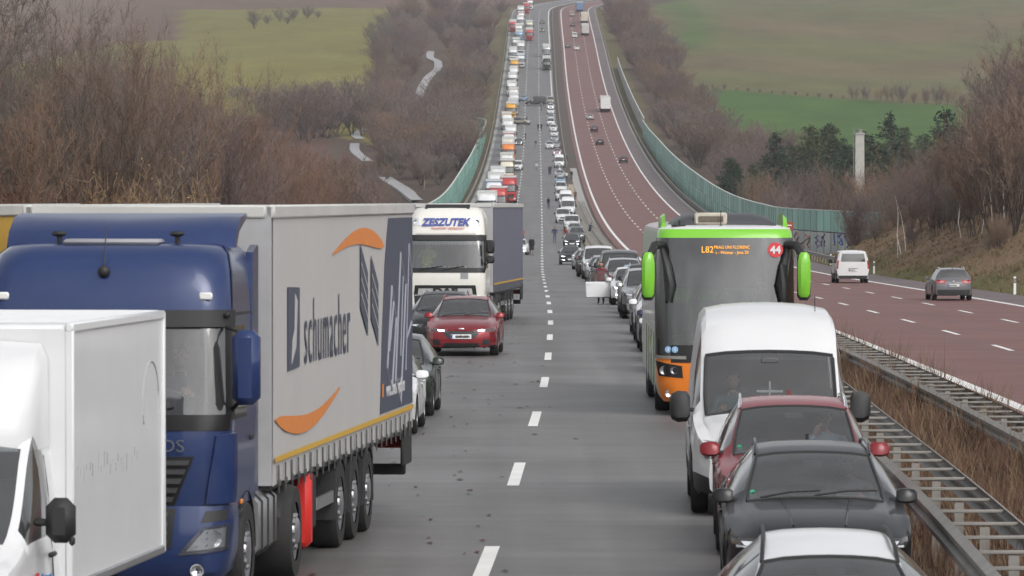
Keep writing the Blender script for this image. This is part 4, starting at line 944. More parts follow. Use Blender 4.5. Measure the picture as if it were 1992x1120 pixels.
flat_yz([(T(9.7), 1.36), (T(13.34), 1.36), (T(13.34), 3.74), (T(10.6), 3.74), (T(10.2), 3.2), (T(9.9), 2.4)], xc-.004, PRD, blue, 'dark_print')
flat_yz([(T(1.15), 2.18), (T(2.1), 2.2), (T(2.1), 3.04), (T(1.15), 3.06)], xc, PRD, blue, 'logo_square')
flat_yz([(T(1.42), 2.25), (T(1.78), 2.42), (T(1.9), 2.9), (T(1.7), 2.98), (T(1.66), 2.6), (T(1.5), 2.5)], xc+.005, CURT, blue, 'logo_mark')
text('schumacher', 1.02, PRD, blue, (xc+.002, T(4.55), 2.52), RIGHT, sx=.74, ext=.001, bold=-.004, space=1.14)
flat_yz(arc_band(T(5.0), T(10.1), 3.36, 3.40, .16, .05, .32), xc+.002, PRO, blue, 'orange_swoosh')
flat_yz(arc_band(T(.12), T(5.6), 1.72, 1.84, -.20, .30, .05, flip=True), xc+.002, PRO, blue, 'orange_swoosh')
for k, (a, b) in enumerate(((7.6, 2.35), (8.7, 2.2))):
    flat_yz([(T(a), b+.35), (T(a+.75), b), (T(a+.75), b+.75), (T(a), b+1.1)], xc+.002, PRD, blue, 'book_print')
    for q in range(3): flat_yz([(T(a+.05), b+.50+q*.18), (T(a+.7), b+.2+q*.18), (T(a+.7), b+.23+q*.18), (T(a+.05), b+.53+q*.18)], xc+.008, CURT, blue, 'print_line', .003)
lines = MB()
for (ya, za, yb_, zb_) in ((10.4,1.9,10.9,2.9),(10.9,2.9,11.4,2.5),(11.4,2.5,10.9,1.6),(10.9,1.6,10.4,1.9),(10.6,2.1,11.1,2.7),(11.3,1.7,11.9,3.3),(11.9,3.3,12.5,2.9),(12.5,2.9,11.9,1.4),(11.9,1.4,11.3,1.7),(11.9,2.0,12.2,3.0),(12.5,1.8,12.9,3.4),(12.9,3.4,13.25,3.0),(12.6,2.2,13.2,2.4)):
    lines.tube([(xc, T(ya), za), (xc, T(yb_), zb_)], .018, 4)
lines.build('line_drawing', mat('print_pale_line', (.24, .25, .29), .6), blue)
text('www.schumacher-logistik.com', .27, PRW, blue, (xc+.004, T(11.35), 1.63), RIGHT, bold=.004, ext=.001, sx=.62)
flat_yz([(T(9.85), 1.56), (T(9.98), 1.56), (T(9.98), 1.72), (T(9.85), 1.72)], xc+.004, PRO, blue, 'print_mark')
text('ACTROS', .17, CHR, blue, tuple(sh.P(.46, 1.60)-Vector((0, .025, 0))), FRONT, sx=1.15)
# roof spoiler, hatch, horns, marker lamps, aerial
m = MB(); P = []
for x in np.linspace(-1.14, 1.14, 13):
    a = abs(x)/1.14; P.append([(x, 1.02+.25*a**3, 3.5), (x, 1.16+.25*a**3, 3.66), (x, 1.5+.2*a**3, 3.78+.02*a), (x, 2.1, 3.84+.0*a), (x, 2.16, 3.80), (x, 1.6, 3.66), (x, 1.15+.25*a**3, 3.5)])
m.loft(P, close=True, cap0=True, cap1=True).build('roof_spoiler', PBLUE, blue)
MB().rbox((0, .98, 3.56), (.95, .6, .06), .03).build('roof_hatch', mat('hatch_grey', (.3, .3, .32), .4), blue)
for x in (-.55, .62): MB().tube([(x, .95, 3.5), (x, .95, 3.62)], .03).rbox((x, .93, 3.64), (.14, .08, .05), .02).build('roof_lamp', PLAS, blue)
for sg in (-1, 1): p = sh.P(sg*1.0, 3.04); MB().rbox((p.x, p.y-.015, p.z), (.13, .04, .075), .015).build('marker_lamp', mat('marker_white', (.7, .7, .68), .3), blue)
p = sh.P(0, 3.28); MB().ell((p.x, p.y-.03, p.z), (.06, .05, .06)).tube([(p.x, p.y-.03, p.z), (p.x, p.y+.1, p.z+.42)], .006, 5).build('aerial', PLAS, blue)
for x0, x1 in ((-.75, -.2), (.15, .72)): a = sh.P(x0, 1.83); b = sh.P(x1, 1.98); MB().tube([a-Vector((0, .05, 0)), (a+b)/2-Vector((0, .06, -.02)), b-Vector((0, .03, 0))], .016, 5).build('wiper', PLAS, blue)
# side of cab: handle, red extinguisher case by the trailer legs, grey cap strip, orange side lamp
for sg in (1, -1):
    MB().rbox((sg*1.255, 1.6, 1.62), (.03, .22, .05), .01).build('door_handle', PLAS, blue)
    MB().rbox((sg*1.16, 6.3, .62), (.2, .24, .86), .06).build('extinguisher_case', mat('case_red', (.6, .03, .025), .4) if sg > 0 else PLAS, blue)
    MB().rbox((sg*1.26, .88, 1.02), (.03, .1, .05), .01).build('side_lamp', AMB, blue)
    MB().rbox((sg*1.2, 1.25, 2.86), (.05, 1.9, .05), .015).build('drip_rail', PLAS, blue)
    MB().prism([(1.62, 1.05), (2.25, 1.05), (2.28, 3.5), (2.2, 3.52), (1.9, 3.45)], sg*1.16, sg*1.235).build('side_deflector', PBLUE, blue)
MB().rbox((0, .65, 1.75), (2.1, .5, .22), .08).build('dashboard', INT, blue)
for x in (-.6, .6): MB().rbox((x, 1.35, 1.75), (.52, .5, .16), .05).rbox((x, 1.62, 2.15), (.5, .14, .75), .05).build('seat', SEATM, blue)
MB().box((0, 2.0, 2.2), (2.3, .04, 1.9)).build('bunk_wall', INT, blue)
m = MB(); M = Matrix.Rotation(.9, 3, 'X'); m.tube([Vector((.55, .78, 1.98)) + M @ Vector((.22*math.cos(a), 0, .22*math.sin(a))) for a in np.linspace(0, 2*math.pi, 17)], .018, 6, cap=False).tube([(.55, .78, 1.98), (.55, .6, 1.8)], .03).build('steering_wheel', INT, blue)
place_lorry(blue, -3.98, 48.0, .087)
# (origin of lorries is their front axle line: y = 0 is the bumper)

# ---- neighbour on the shoulder with a yellow curtain
yel, s2, b2 = lorry('articulated_lorry', 'yellow curtain trailer standing on the shoulder behind the blue cab', 'merc', WHITE, CURY, L=16.4)
place_lorry(yel, -7.78, 45.5, .07)

# ---- white lorry with blue-grey curtain
daf, sh, bs = lorry('articulated_lorry', 'white tractor unit with a blue-grey curtain trailer behind the dark red estate', 'daf', paint('daf_white', (.72, .71, .66)), CURB, h=3.86, grille='daf')
text('ZESZUTEK', .34, PRB, daf, tuple(sh.P(-.02, 3.28)-Vector((0, .03, 0))), (math.pi/2-.35, 0, 0), shear=.25, bold=.012, sx=.92); text('TRANSPORT CIEZAROWY', .1, PRR, daf, tuple(sh.P(.05, 3.09)-Vector((0, .03, 0))), (math.pi/2-.3, 0, 0), shear=.25, sx=.9)
text('DAF', .24, INK, daf, tuple(sh.P(0, 1.125)-Vector((0, .05, 0))), FRONT, bold=.014, sx=1.7)
for sg in (-1, 1):
    c = [(.82, 3.17), (1.08, 3.17), (1.06, 3.42), (.86, 3.42)]; c = c if sg > 0 else mirc(c); o = sh.patch(c, 5, 3, .012).build('roof_headlight', LENS, daf); p = sh.P(sg*.96, 3.29); MB().lathe([(.08, -.02), (.07, 0), (0, .02)], (p.x, p.y-.01, p.z), 'y', 12).build('lamp', CHR, o)
sh.patch([(-.95, 2.92), (.95, 2.92), (.86, 3.02), (-.86, 3.02)], 12, 2, .03, .04).build('visor_lip', paint('daf_white', (.72, .71, .66)), daf)
sh.patch([(.48, 1.52), (.72, 1.52), (.72, 1.76), (.48, 1.76)], 3, 2, .01).build('licence_board', mat('grey_board', (.25, .26, .27), .5), daf)
m = MB()
for k in range(24):
    x = -1.15+k*.1; m.add([tuple(sh.P(x, 2.70)+Vector((0, .05, 0))), tuple(sh.P(x+.1, 2.70)+Vector((0, .05, 0))), tuple(sh.P(x+.1, 2.62)+Vector((0, .05, 0))), tuple(sh.P(x+.05, 2.56)+Vector((0, .05, 0))), tuple(sh.P(x, 2.62)+Vector((0, .05, 0)))], [(0,1,2,3,4)])
m.build('window_pelmet', mat('pelmet_cloth', (.4, .42, .42), .8), daf, smooth=False)
MB().rbox((0, .62, 1.70), (2.1, .5, .2), .08).build('dashboard', INT, daf); MB().box((0, 1.95, 2.2), (2.3, .04, 1.9)).build('bunk_wall', INT, daf)
for x in (-.6, .6): MB().rbox((x, 1.62, 2.1), (.5, .14, .75), .05).build('seat', SEATM, daf)
toy = MB()
for k in range(9): toy.ell((-.7+k*.16, .5, 1.86), (.06, .06, .07), 8, 6)
toy.build('plush_toys', mat('toy_pale', (.5, .45, .42), .9, var=.5, scale=9), daf)
for x0, x1 in ((-.85, -.1), (-.1, .6)): a = sh.P(x0, 1.80); b = sh.P(x1, 1.92); MB().tube([a-Vector((0, .05, 0)), b-Vector((0, .03, 0))], .016, 5).build('wiper', PLAS, daf)
m = MB().prism([(.75, 3.7), (1.05, 3.84), (1.1, 3.80), (.9, 3.68)], -.7, .7).build('roof_horn', PLAS, daf)
place_lorry(daf, X_at(867, 157), 155.5, .073)

# ---- white box van beside the blue lorry
bv = thing('box_van', 'white box van with a raised wind deflector standing beside the blue lorry', 'van')
shell = Shell(dict(VANH, top=[(0,.90),(.05,.95),(.2,1.03),(.55,1.17),(.98,1.30),(1.72,2.02),(1.95,2.20),(2.2,2.26),(2.6,2.28),(2.75,2.28),(2.8,2.2)], L=2.8, axles=(.98,), side=[(1.2,2.12)], rhead=2.7, tail=2.75, roof=[(0,.62),(.3,.76),(.98,.87),(1.3,.89),(1.72,.87),(2.0,.865),(2.8,.85)], plan=[(0,.80),(.12,.88),(.35,.965),(.8,1.0),(1.5,1.0),(2.8,1.0)], belt=[(0,.88),(.2,.96),(.9,1.18),(1.4,1.24),(2.8,1.26)]))
ys, rows = shell.ys, shell.rows; nj = len(rows[0]); full = [[(-x, y, z) for x, z in r] + [(x, y, z) for x, z in r[::-1][1:]] for y, r in zip(ys, rows)]
bd, ws, sd = MB(), MB(), [MB(), MB()]
for i_ in range(len(ys)-1):
    for j in range(len(full[0])-1):
        k = j if j < nj-1 else len(full[0])-2-j; q = [full[i_][j], full[i_][j+1], full[i_+1][j+1], full[i_+1][j]]
        if 10 <= k <= 12 and ys[i_] >= .979 and ys[i_+1] <= 1.721: ws.add(q, [(0,1,2,3)])
        elif 6 <= k <= 8 and ys[i_] >= 1.199 and ys[i_+1] <= 2.121: sd[j < nj-1].add(q, [(0,1,2,3)])
        else: bd.add(q, [(0,1,2,3)], 1 if k < 2 else 0)
for rear in (False, True): bd.grid([[(u*x, (shell.capy(u, z, False) if not rear else 2.8), z) for u in np.linspace(-1, 1, 13)] for x, z in rows[-1 if rear else 0][:10]])
bd.build('cab_body', [WHITE, PLAS], bv, sharp=32); ws.build('windscreen', GLASS, bv); [s_.build('side_window', GLASS, bv) for s_ in sd]
MB().rbox((0, 4.7, 1.865), (2.16, 4.5, 2.17), .03).build('box_body', WBODY, bv)
for sg in (-1, 1):
    for z in (.80, 2.93): MB().rbox((sg*1.07, 4.7, z), (.07, 4.54, .08), .015).build('box_edge_rail', ALU if z < 2 else WBODY, bv)
    for y in (2.47, 6.93): MB().rbox((sg*1.07, y, 1.865), (.075, .07, 2.19), .015).build('box_corner_post', WBODY, bv)
for y in np.arange(3.1, 6.9, .75): MB().box((0, y, 2.965), (2.1, .05, .02)).build('roof_bow', WBODY, bv)
rg = []
for y, z0, w in ((1.72, 2.20, .78), (1.86, 2.36, .86), (2.05, 2.60, .9), (2.25, 2.74, .9), (2.44, 2.80, .9)):
    rg.append([(-w, y, 2.2), (-w*.99, y, z0-.12), (-w*.93, y, z0), (-w*.4, y, z0+.03), (w*.4, y, z0+.03), (w*.93, y, z0), (w*.99, y, z0-.12), (w, y, 2.2)])
rg = [[(a, b, (c if k not in (0, 7) else 1.95)) for k, (a, b, c) in enumerate(q)] for q in rg]
MB().loft(rg, close=False, cap0=True).build('wind_deflector', WHITE, bv, sharp=50)
for sg in (-1, 1):
    o = MB().rbox((sg*1.2, 1.38, 1.42), (.24, .17, .36), .07).build('mirror', PLAS, bv); MB().rbox((sg*1.05, 1.42, 1.40), (.16, .06, .06), .02).rbox((sg*1.30, 1.33, 1.26), (.05, .05, .08), .02).build('mirror_arm', PLAS, o)
    MB().rbox((sg*1.005, 2.05, 1.10), (.04, .2, .04), .012).build('door_handle', PLAS, bv); MB().rbox((sg*1.0, 1.75, .62), (.03, 1.3, .08), .01).build('door_trim', PLAS, bv)
    wheel(bv, sg*.9, .98, .345, .22, sg); wheel(bv, sg*.86, 5.3, .345, .3, sg)
    MB().tube([(sg*(shell.sidex(2.16, z)+.001), 2.16, z) for z in np.linspace(.5, 1.9, 6)], .007, 4).build('door_gap', INK, bv)
MB().box((0, 4.3, .62), (1.2, 5.0, .2)).build('chassis', CHAS, bv)
MB().rbox((0, 1.35, 1.12), (1.6, .5, .2), .06).build('dashboard', INT, bv)
for x in (-.5, .5): MB().rbox((x, 2.15, 1.3), (.5, .14, .8), .05).build('seat', SEATM, bv)
text('Transport', .11, mat('logo_blue', (.05, .2, .5), .5), bv, (1.008, 1.78, .93), RIGHT, sx=.9); MB().rbox((1.003, 1.42, .96), (.01, .1, .07), .003).build('logo_mark', PRR, bv)
flat_yz(arc_band(1.5, 2.0, .84, .84, .1, .03, .03), 1.003, mat('logo_blue', (.05, .2, .5), .5), bv, 'logo_swoosh')
# faded marks on the box side: an oval outline and ghost lettering
GHOST = mat('faded_print', (.40, .41, .42), .6); m = MB(); m.tube([(1.084, 6.3+.42*math.cos(a), 2.15+.38*math.sin(a)) for a in np.linspace(-.3, 3.6, 18)], .006, 4); m.build('faded_oval', GHOST, bv)
gm = MB()
for k in range(22): gm.box((1.081, 2.75+k*.135+random.uniform(-.03, .03), 1.72+random.uniform(-.05, .06)), (.004, random.uniform(.015, .06), random.uniform(.03, .16)))
o = gm.build('faded_lettering', GHOST, bv, smooth=False); o['kind'] = 'stuff'
bv.matrix_world = Matrix.Translation((-4.93, 38.5, 0)) @ Matrix.Rotation(-.098, 4, 'Z')
# ------------------------------------------------------------------ lime coach
bus = thing('coach', 'tall coach with lime green brow, orange bumper and lime mirrors behind the white van', 'coach'); BL = 12.6
RB = [(.26,1.12,.14,BL,.25,.1),(.36,1.2,.04,BL,.34,.1),(.62,1.26,-.02,BL,.38,.1),(1.08,1.275,.0,BL,.36,.1),(1.55,1.275,.03,BL,.34,.1),(2.1,1.275,.08,BL,.32,.1),(2.85,1.27,.17,BL,.30,.1),(3.26,1.25,.26,BL,.30,.1),(3.36,1.23,.30,BL,.30,.12),(3.42,1.21,.36,BL,.32,.14),(3.47,1.12,.50,BL-.05,.4,.2),(3.50,.95,.75,BL-.2,.4,.3)]
bsx = [.9,1.0,2.2,2.3,4.2,4.3,6.2,6.3,8.2,8.3,10.2,10.3,12.0,12.1]
sh = RingShell(RB, bsx, .12)
def pickb(i, j, sg):
    z = RB[i][0]
    if 3 <= i <= 6 and j <= 6: return ('ws', 0)
    if 4 <= i <= 5 and j >= 10 and j <= 21 and j % 2 == 0: return ('w%d_%d' % (j, sg), 0)
    if 3 <= i <= 6 and j in (7, 8): return ('b', 4)
    if 4 <= i <= 5 and 9 <= j <= 22: return ('b', 4)
    if i <= 2: return ('b', 3 if j <= 7 and i >= 0 else 2)
    if i == 7 : return ('b', 1 if j <= 8 else 2)
    if i >= 8: return ('b', (1 if i == 8 and j <= 7 else 0))
    return ('b', 2)
o = sh.build(pickb); sh.cap(o['b'], len(RB)-1); sh.cap(o['b'], 0, 4)
o['b'].build('body', [WHITE, PGRN, PPALE, PORA, DARKB], bus, sharp=30); o['ws'].build('windscreen', glass('coach_glass', (.5, .55, .56), film=.02), bus)
for k, m in o.items():
    if k.startswith('w') and k != 'ws': m.build('side_window', GLASSD, bus)
sh.patch([(-1.0, .98), (1.0, .98), (1.02, 1.30), (-1.02, 1.30)], 14, 3, .012).build('dash_panel', DARKB, bus)
sh.patch([(-.45, .5), (.45, .5), (.5, 1.0), (-.5, 1.0)], 12, 4, .01).build('front_flap', DARKB, bus)
for sg in (1, -1):
    c = [(.78, .70), (1.30, .74), (1.44, 1.02), (.80, .92)]; c = c if sg > 0 else mirc(c)
    h = sh.patch(c, 8, 4, .012).build('headlight', DARKB, bus)
    for u, rr in ((.95, .07), (1.16, .085)): p = sh.P(sg*u, .84); MB().lathe([(rr, -.03), (rr*.9, -.02), (rr*.6, -.01), (0, 0)], (p.x, p.y, p.z), 'y', 14).build('lamp', mat('coach_lamp', (.28, .29, .3), .2, .6), h)
    c2 = [(.72, 1.04), (1.5, 1.06), (1.52, 1.11), (.72, 1.10)]; c2 = c2 if sg > 0 else mirc(c2); sh.patch(c2, 8, 1, .02).build('silver_trim', STEEL, bus)
    p = sh.P(sg*1.05, .42); MB().lathe([(.07, -.02), (.05, -.01), (0, .01)], (p.x, p.y, p.z), 'y', 12).build('fog_lamp', CHR, bus)
    # horn mirrors
    m = MB(); m.tube([(sg*1.12, .45, 3.14), (sg*1.3, .1, 3.12), (sg*1.38, -.12, 2.95), (sg*1.40, -.15, 2.8)], [.07, .08, .07, .05], 8)
    m.build('mirror_arm', PLAS, bus)
    m = MB(); pr = ((2.18, .6), (2.24, .9), (2.5, 1.0), (2.8, 1.0), (2.95, .8), (3.0, .5)); m.loft([[(sg*1.42+.115*k*a, -.14+.1*k*b, z) for a, b in ((-1,-.5),(-.5,-1),(.5,-1),(1,-.5),(1,.8),(-1,.8))] for z, k in pr], cap0=True, cap1=True); q = m.build('mirror', PGRN, bus)
    MB().loft([[(sg*1.42+.12*k*a, -.03+.05*b, z) for a, b in ((-1,-1),(1,-1),(1,1),(-1,1))] for z, k in ((2.12, .6), (2.2, 1.0), (2.9, 1.0), (3.0, .6))], cap0=True, cap1=True).build('mirror_case', PLAS, q)
    m = MB(); m.tube([sh.P(sg*1.22, 3.05)+Vector((sg*-.02, -.06, 0)), sh.P(sg*1.08, 2.75)+Vector((0, -.10, 0)), sh.P(sg*1.03, 2.4)+Vector((0, -.12, 0)), sh.P(sg*1.05, 2.1)+Vector((0, -.1, 0))], [.05, .08, .10, .05], 8); m.build('inner_mirror', PLAS, bus)
    for y in (2.75, 9.2, 10.5): wheel(bus, sg*1.08, y, .5, .3, sg, big=True)
    for y in (1.6, 3.9, 5.9, 7.9): MB().tube([(sg*1.278, y, .4), (sg*1.278, y, 1.5)], .007, 4).build('flap_gap', INK, bus)
    for k in range(6): MB().rbox((sg*1.277, 3.4+k*.42, 1.25-.1*(k % 3)), (.01, .28, .22), .003).build('side_print', PGRN if k % 2 else WHITE, bus)
    for y in (.95, 1.65): MB().prism([(y, .62), (y+.04, .62), (y+.04, 1.0), (y, 1.0)], sg*1.277, sg*1.281).build('side_mark', PGRN, bus)
# roof air conditioning, open hatch
rg = []
for y, k in ((.72, .35), (.8, .7), (1.0, .92), (1.4, 1.0), (4.0, 1.0), (4.4, .8)): rg.append([(x*1.04, y, 3.42+.29*k*max(0, 1-abs(x)**5)) for x in np.linspace(-1, 1, 17)])
MB().loft(rg, close=False, cap0=True, cap1=True).build('roof_unit', mat('roof_unit_grey', (.06, .062, .066), .5), bus)
f_ = MB(); f_.rbox((-.25, .75, 3.61), (.60, .12, .22), .03); f_.build('vent_frame', mat('vent_cream', (.5, .46, .38), .6), bus)
MB().rbox((-.25, .70, 3.60), (.46, .06, .11), .01).build('vent_mesh', mat('vent_brown', (.13, .11, .08), .8, var=.7, scale=30), bus)
for sg in (-1, 1): MB().loft([[(sg*(1.06+.12*a), y, 3.36+.34*h*b) for a, b in ((0,0),(1,0),(.8,.8),(.2,1))] for y, h in ((.8,.5),(1.0,.95),(2.6,1),(3.0,.7))], cap0=True, cap1=True).build('roof_fin', PGRN, bus)
MB().tube([(-.07, .62, 3.48), (-.07, .60, 3.76)], .008, 5).rbox((-.07, .62, 3.48), (.06, .06, .05), .02).build('aerial', PLAS, bus)
MB().rbox((-.85, .6, 3.48), (.26, .08, .03), .01).tube([(-.83, .6, 3.48), (-.83, .6, 3.58)], .02).build('beacon', PLAS, bus)
# destination display, number disc, stickers
LED = mat('led_amber', (.4, .15, .01), .5, emit=(1.0, .42, .03), estr=1.1)
tilt = math.atan((RB[7][2]-RB[6][2])/(RB[7][0]-RB[6][0])); PT = lambda x, z, o_: tuple(sh.P(x, z)-Vector((0, o_, 0)))
text('L82', .17, LED, bus, PT(-.33, 3.04, .03), (math.pi/2-tilt, 0, 0), ext=.001, sx=.9); text('PRAG UNI FLORENC', .085, LED, bus, PT(.12, 3.085, .03), (math.pi/2-tilt, 0, 0), ext=.001, sx=.85); text('t - Weimar - Jena 20', .085, LED, bus, PT(.12, 2.99, .03), (math.pi/2-tilt, 0, 0), ext=.001, sx=.85)
m = MB(); p = sh.P(.92, 3.04); 
DSC = Matrix.Rotation(-tilt, 3, 'X'); disc = [Vector((.14*math.cos(a), 0, .14*math.sin(a))) for a in np.linspace(0, 2*math.pi, 25)[:-1]]
m.add([DSC @ v + Vector(p) - Vector((0, .03, 0)) for v in disc] + [DSC @ v + Vector(p) - Vector((0, .02, 0)) for v in disc], [tuple(range(24))] + [(k, (k+1) % 24, (k+1) % 24+24, k+24) for k in range(24)]); m.build('number_disc', mat('disc_red', (.55, .02, .03), .5), bus, smooth=False)
text('44', .19, PRW, bus, PT(.92, 3.035, .042), (math.pi/2-tilt, 0, 0), ext=.001, bold=.008)
for x in (-1.06, -.93): p = sh.P(x, 1.22); q = MB(); q.lathe([(.06, 0), (.06, -.012), (0, -.013)], (p.x, p.y-.02, p.z), 'y', 16); s_ = q.build('sticker', mat('sticker_blue', (.2, .38, .6), .5), bus); MB().rbox((p.x, p.y-.037, p.z), (.02, .006, .07), .002).rbox((p.x, p.y-.037, p.z-.01), (.05, .006, .015), .002).build('pictogram', PRW, s_)
MB().box((0, 6.5, 1.1), (2.4, 12, .06)).build('floor', INT, bus); MB().rbox((0, .75, 1.30), (2.2, .6, .34), .08).build('dashboard', INT, bus)
LIMS = mat('seat_lime', (.1, .35, .04), .9)
for k, (x, y) in enumerate(((-.75, 2.6), (-.25, 2.6), (.75, 2.9), (-.75, 3.5), (-.25, 3.5), (.25, 3.8), (.75, 3.8))):
    q = MB().rbox((x, y, 1.75), (.44, .14, .9), .06).rbox((x, y-.22, 1.4), (.44, .45, .14), .05).build('seat', SEATM, bus); MB().rbox((x, y-.02, 2.15), (.40, .16, .26), .06).build('head_cover', LIMS, q)
MB().box((0, 5.2, 2.2), (2.4, .05, 2.2)).build('cabin_partition', INT, bus)
m = MB(); M = Matrix.Rotation(.9, 3, 'X'); m.tube([Vector((.65, 1.05, 1.62)) + M @ Vector((.23*math.cos(a), 0, .23*math.sin(a))) for a in np.linspace(0, 2*math.pi, 17)], .018, 6, cap=False).build('steering_wheel', INT, bus)
bus['L'] = BL; place_lorry(bus, X_at(1412, 91), 91.0, .006, L=BL)

# ------------------------------------------------------------------ cars close to us
def mod(S, **k): d = dict(S); d.update(k); return d
bmw, shb = car('car', mod(ESTATE, frontpair=[([(.50,.565),(1.20,.60),(1.36,.69),(.52,.655)],'headlight',GLASSD),([(.62,.26),(.98,.28),(.98,.42),(.72,.40)],'air_intake',GRIL)], front=[([(-.62,.25),(.62,.25),(.55,.36),(-.55,.36)],'lower_grille',GRIL)], rails=(2.5,4.3,PBLK), mcol=PBLK, plan=[(0,.75),(.12,.82),(.35,.885),(.8,.92),(1.6,.935),(3.9,.935),(4.5,.90),(4.78,.855),(4.9,.80)]), PBLK, 'black estate car with a twin kidney grille in front of the red sport utility car')
for sg in (-1, 1):
    c = [(.05,.50),(.36,.50),(.40,.665),(.05,.665)]; c = c if sg > 0 else [(-a, b) for a, b in (c[1], c[0], c[3], c[2])]
    shb.patch(c, 6, 3, .014).build('kidney_grille', CHR, bmw); cc = [(c[0][0]+.02*1, c[0][1]+.012), (c[1][0]-.02, c[1][1]+.012), (c[2][0]-.02, c[2][1]-.012), (c[3][0]+.02, c[3][1]-.012)]; shb.patch(cc, 6, 3, .02).build('grille_bars', GR2, bmw)
L_ = 4.9; MB().lathe([(.04, 0), (.04, .01), (0, .012)], (0, .13-L_/2, shb.top(.13)+.002), 'z', 16).build('badge', CHR, bmw)
for x in (-.34, .34): MB().tube([(x*(1-.25*t), y-L_/2, shb.top(y)-shb.cr(y)*.05+.001) for t, y in zip(np.linspace(1, 0, 8), np.linspace(.25, 1.42, 8))], .012, 4).build('bonnet_crease', PBLK, bmw)
for sg in (-1, 1): shb.patch([(sg*.7, .58), (sg*1.1, .60), (sg*1.1, .615), (sg*.7, .595)] if sg > 0 else [(-1.1, .60), (-.7, .58), (-.7, .595), (-1.1, .615)], 6, 1, .02).build('light_strip', LENS, bmw)
MB().lathe([(.035, 0), (.03, .004), (0, .005)], (-.62, 1.72-L_/2, shb.top(1.72)-.045), 'y', 10).build('green_sticker', mat('sticker_green', (.05, .45, .25), .5), bmw)
place(bmw, 2.99, 48.3, .028)

xt, shx = car('car', SUVS, PDRED, 'dark red sport utility car with silver roof rails, right behind the black estate')
place(xt, 3.17, 55.2, .03)
MB().lathe([(.035, 0), (.03, .004), (0, .005)], (-.62, 1.42-SUVS['L']/2, shx.top(1.42)-.05), 'y', 10).build('green_sticker', mat('sticker_green', (.05, .45, .25), .5), xt)
van, shv = car('van', VANH, WHITE, 'tall white high-roof van between the lime coach and the dark red car', 'van', lit=False)
place(van, 3.26, 62.2, .022)
for sg in (-1, 1):
    MB().box((sg*.42, 1.88-VANH['L']/2, 1.97), (.62, .16, .02), 0, Matrix.Rotation(.6, 3, 'X')).build('sun_blind', LINER, van)
MB().box((0, 3.0-VANH['L']/2, 1.35), (1.6, .04, 1.7)).build('bulkhead', INT, van)
MB().rbox((0, 1.42-VANH['L']/2, 1.50), (.025, .012, .30), .005).rbox((0, 1.42-VANH['L']/2, 1.52), (.34, .012, .03), .005).build('hanging_cross', mat('cross_pale', (.6, .6, .58), .6), van)
MB().tube([(.62, 2.6-VANH['L']/2, 2.44), (.62, 2.66-VANH['L']/2, 2.72)], .006, 5).rbox((.62, 2.6-VANH['L']/2, 2.45), (.06, .06, .05), .02).build('aerial', PLAS, van)
ww, shw = car('car', mod(ESTATE, rails=(2.45,4.3,PLAS), ant=None, top=[(0,.68),(.05,.715),(.22,.79),(.7,.90),(1.50,.99),(2.42,1.35),(2.8,1.425),(3.4,1.475),(4.2,1.445),(4.42,1.41),(4.78,1.03),(4.86,.97),(4.90,.90)], roof=[(0,.56),(.25,.66),(1.4,.735),(1.7,.71),(2.42,.53),(3.2,.50),(4.4,.49),(4.8,.66),(4.9,.66)]), WHITE, 'white estate car with dark raised roof rails, bumper to bumper with the black estate')
place(ww, 2.27, 34.3, .03)
mo, shm = car('car', mod(ESTATE, rails=(2.5,4.3,PDRED), frontpair=[([(.52,.60),(1.20,.625),(1.34,.71),(.54,.675)],'headlight',GLASSC),([(.72,.28),(.99,.30),(.98,.44),(.76,.42)],'air_intake',GRIL)], front=[([(-.46,.46),(.46,.46),(.62,.56),(-.62,.56)],'grille',GR2),([(-.62,.56),(.62,.56),(.50,.665),(-.50,.665)],'grille',GR2),([(-.66,.24),(.66,.24),(.58,.34),(-.58,.34)],'lower_grille',GRIL)], plate=(.50,.80)), PRED, 'dark red estate car with lit headlamps standing in the middle lane', lit=True)
place(mo, X_at(898, 127), 126.0, .035)
p = shm.capy(0, .5); text('G·SP 609', .085, INK, mo, (.02, p-4.9/2-.042, .50), FRONT, ext=.001, bold=.003, name='plate_digits')
MB().ell((0, shm.capy(0, .68)-4.9/2-.01, .69), (.08, .015, .03), 12, 6).build('badge', CHR, mo)
dk, _ = car('car', mod(ESTATE, rails=(2.5,4.3,CHR)), PBLK, 'black estate car with chrome roof rails half hidden behind the dark red estate')
place(dk, X_at(852, 133), 133.0, .05)
dg, shg = car('car', mod(HATCH, L=4.25, front=[([(-.5,.42),(.5,.42),(.56,.62),(-.56,.62)],'grille',GR2),([(-.62,.25),(.62,.25),(.55,.36),(-.55,.36)],'lower_grille',GRIL)], frontpair=[([(.56,.60),(1.22,.63),(1.34,.71),(.58,.67)],'headlight',GLASSC),([(.66,.36),(.98,.38),(.98,.42),(.66,.40)],'fog_strip',LAMPW)]), PDGRN, 'dark green-black hatchback with lit lamps peeking out behind the grey curtain trailer', lit=True)
place(dg, -2.33, 90.5, .03)
wh2 = dup(dg, {PDGRN.name: WHITE}); tag(wh2, 'white hatchback almost hidden behind the tail of the grey curtain trailer'); place(wh2, -2.50, 83.5, .03)
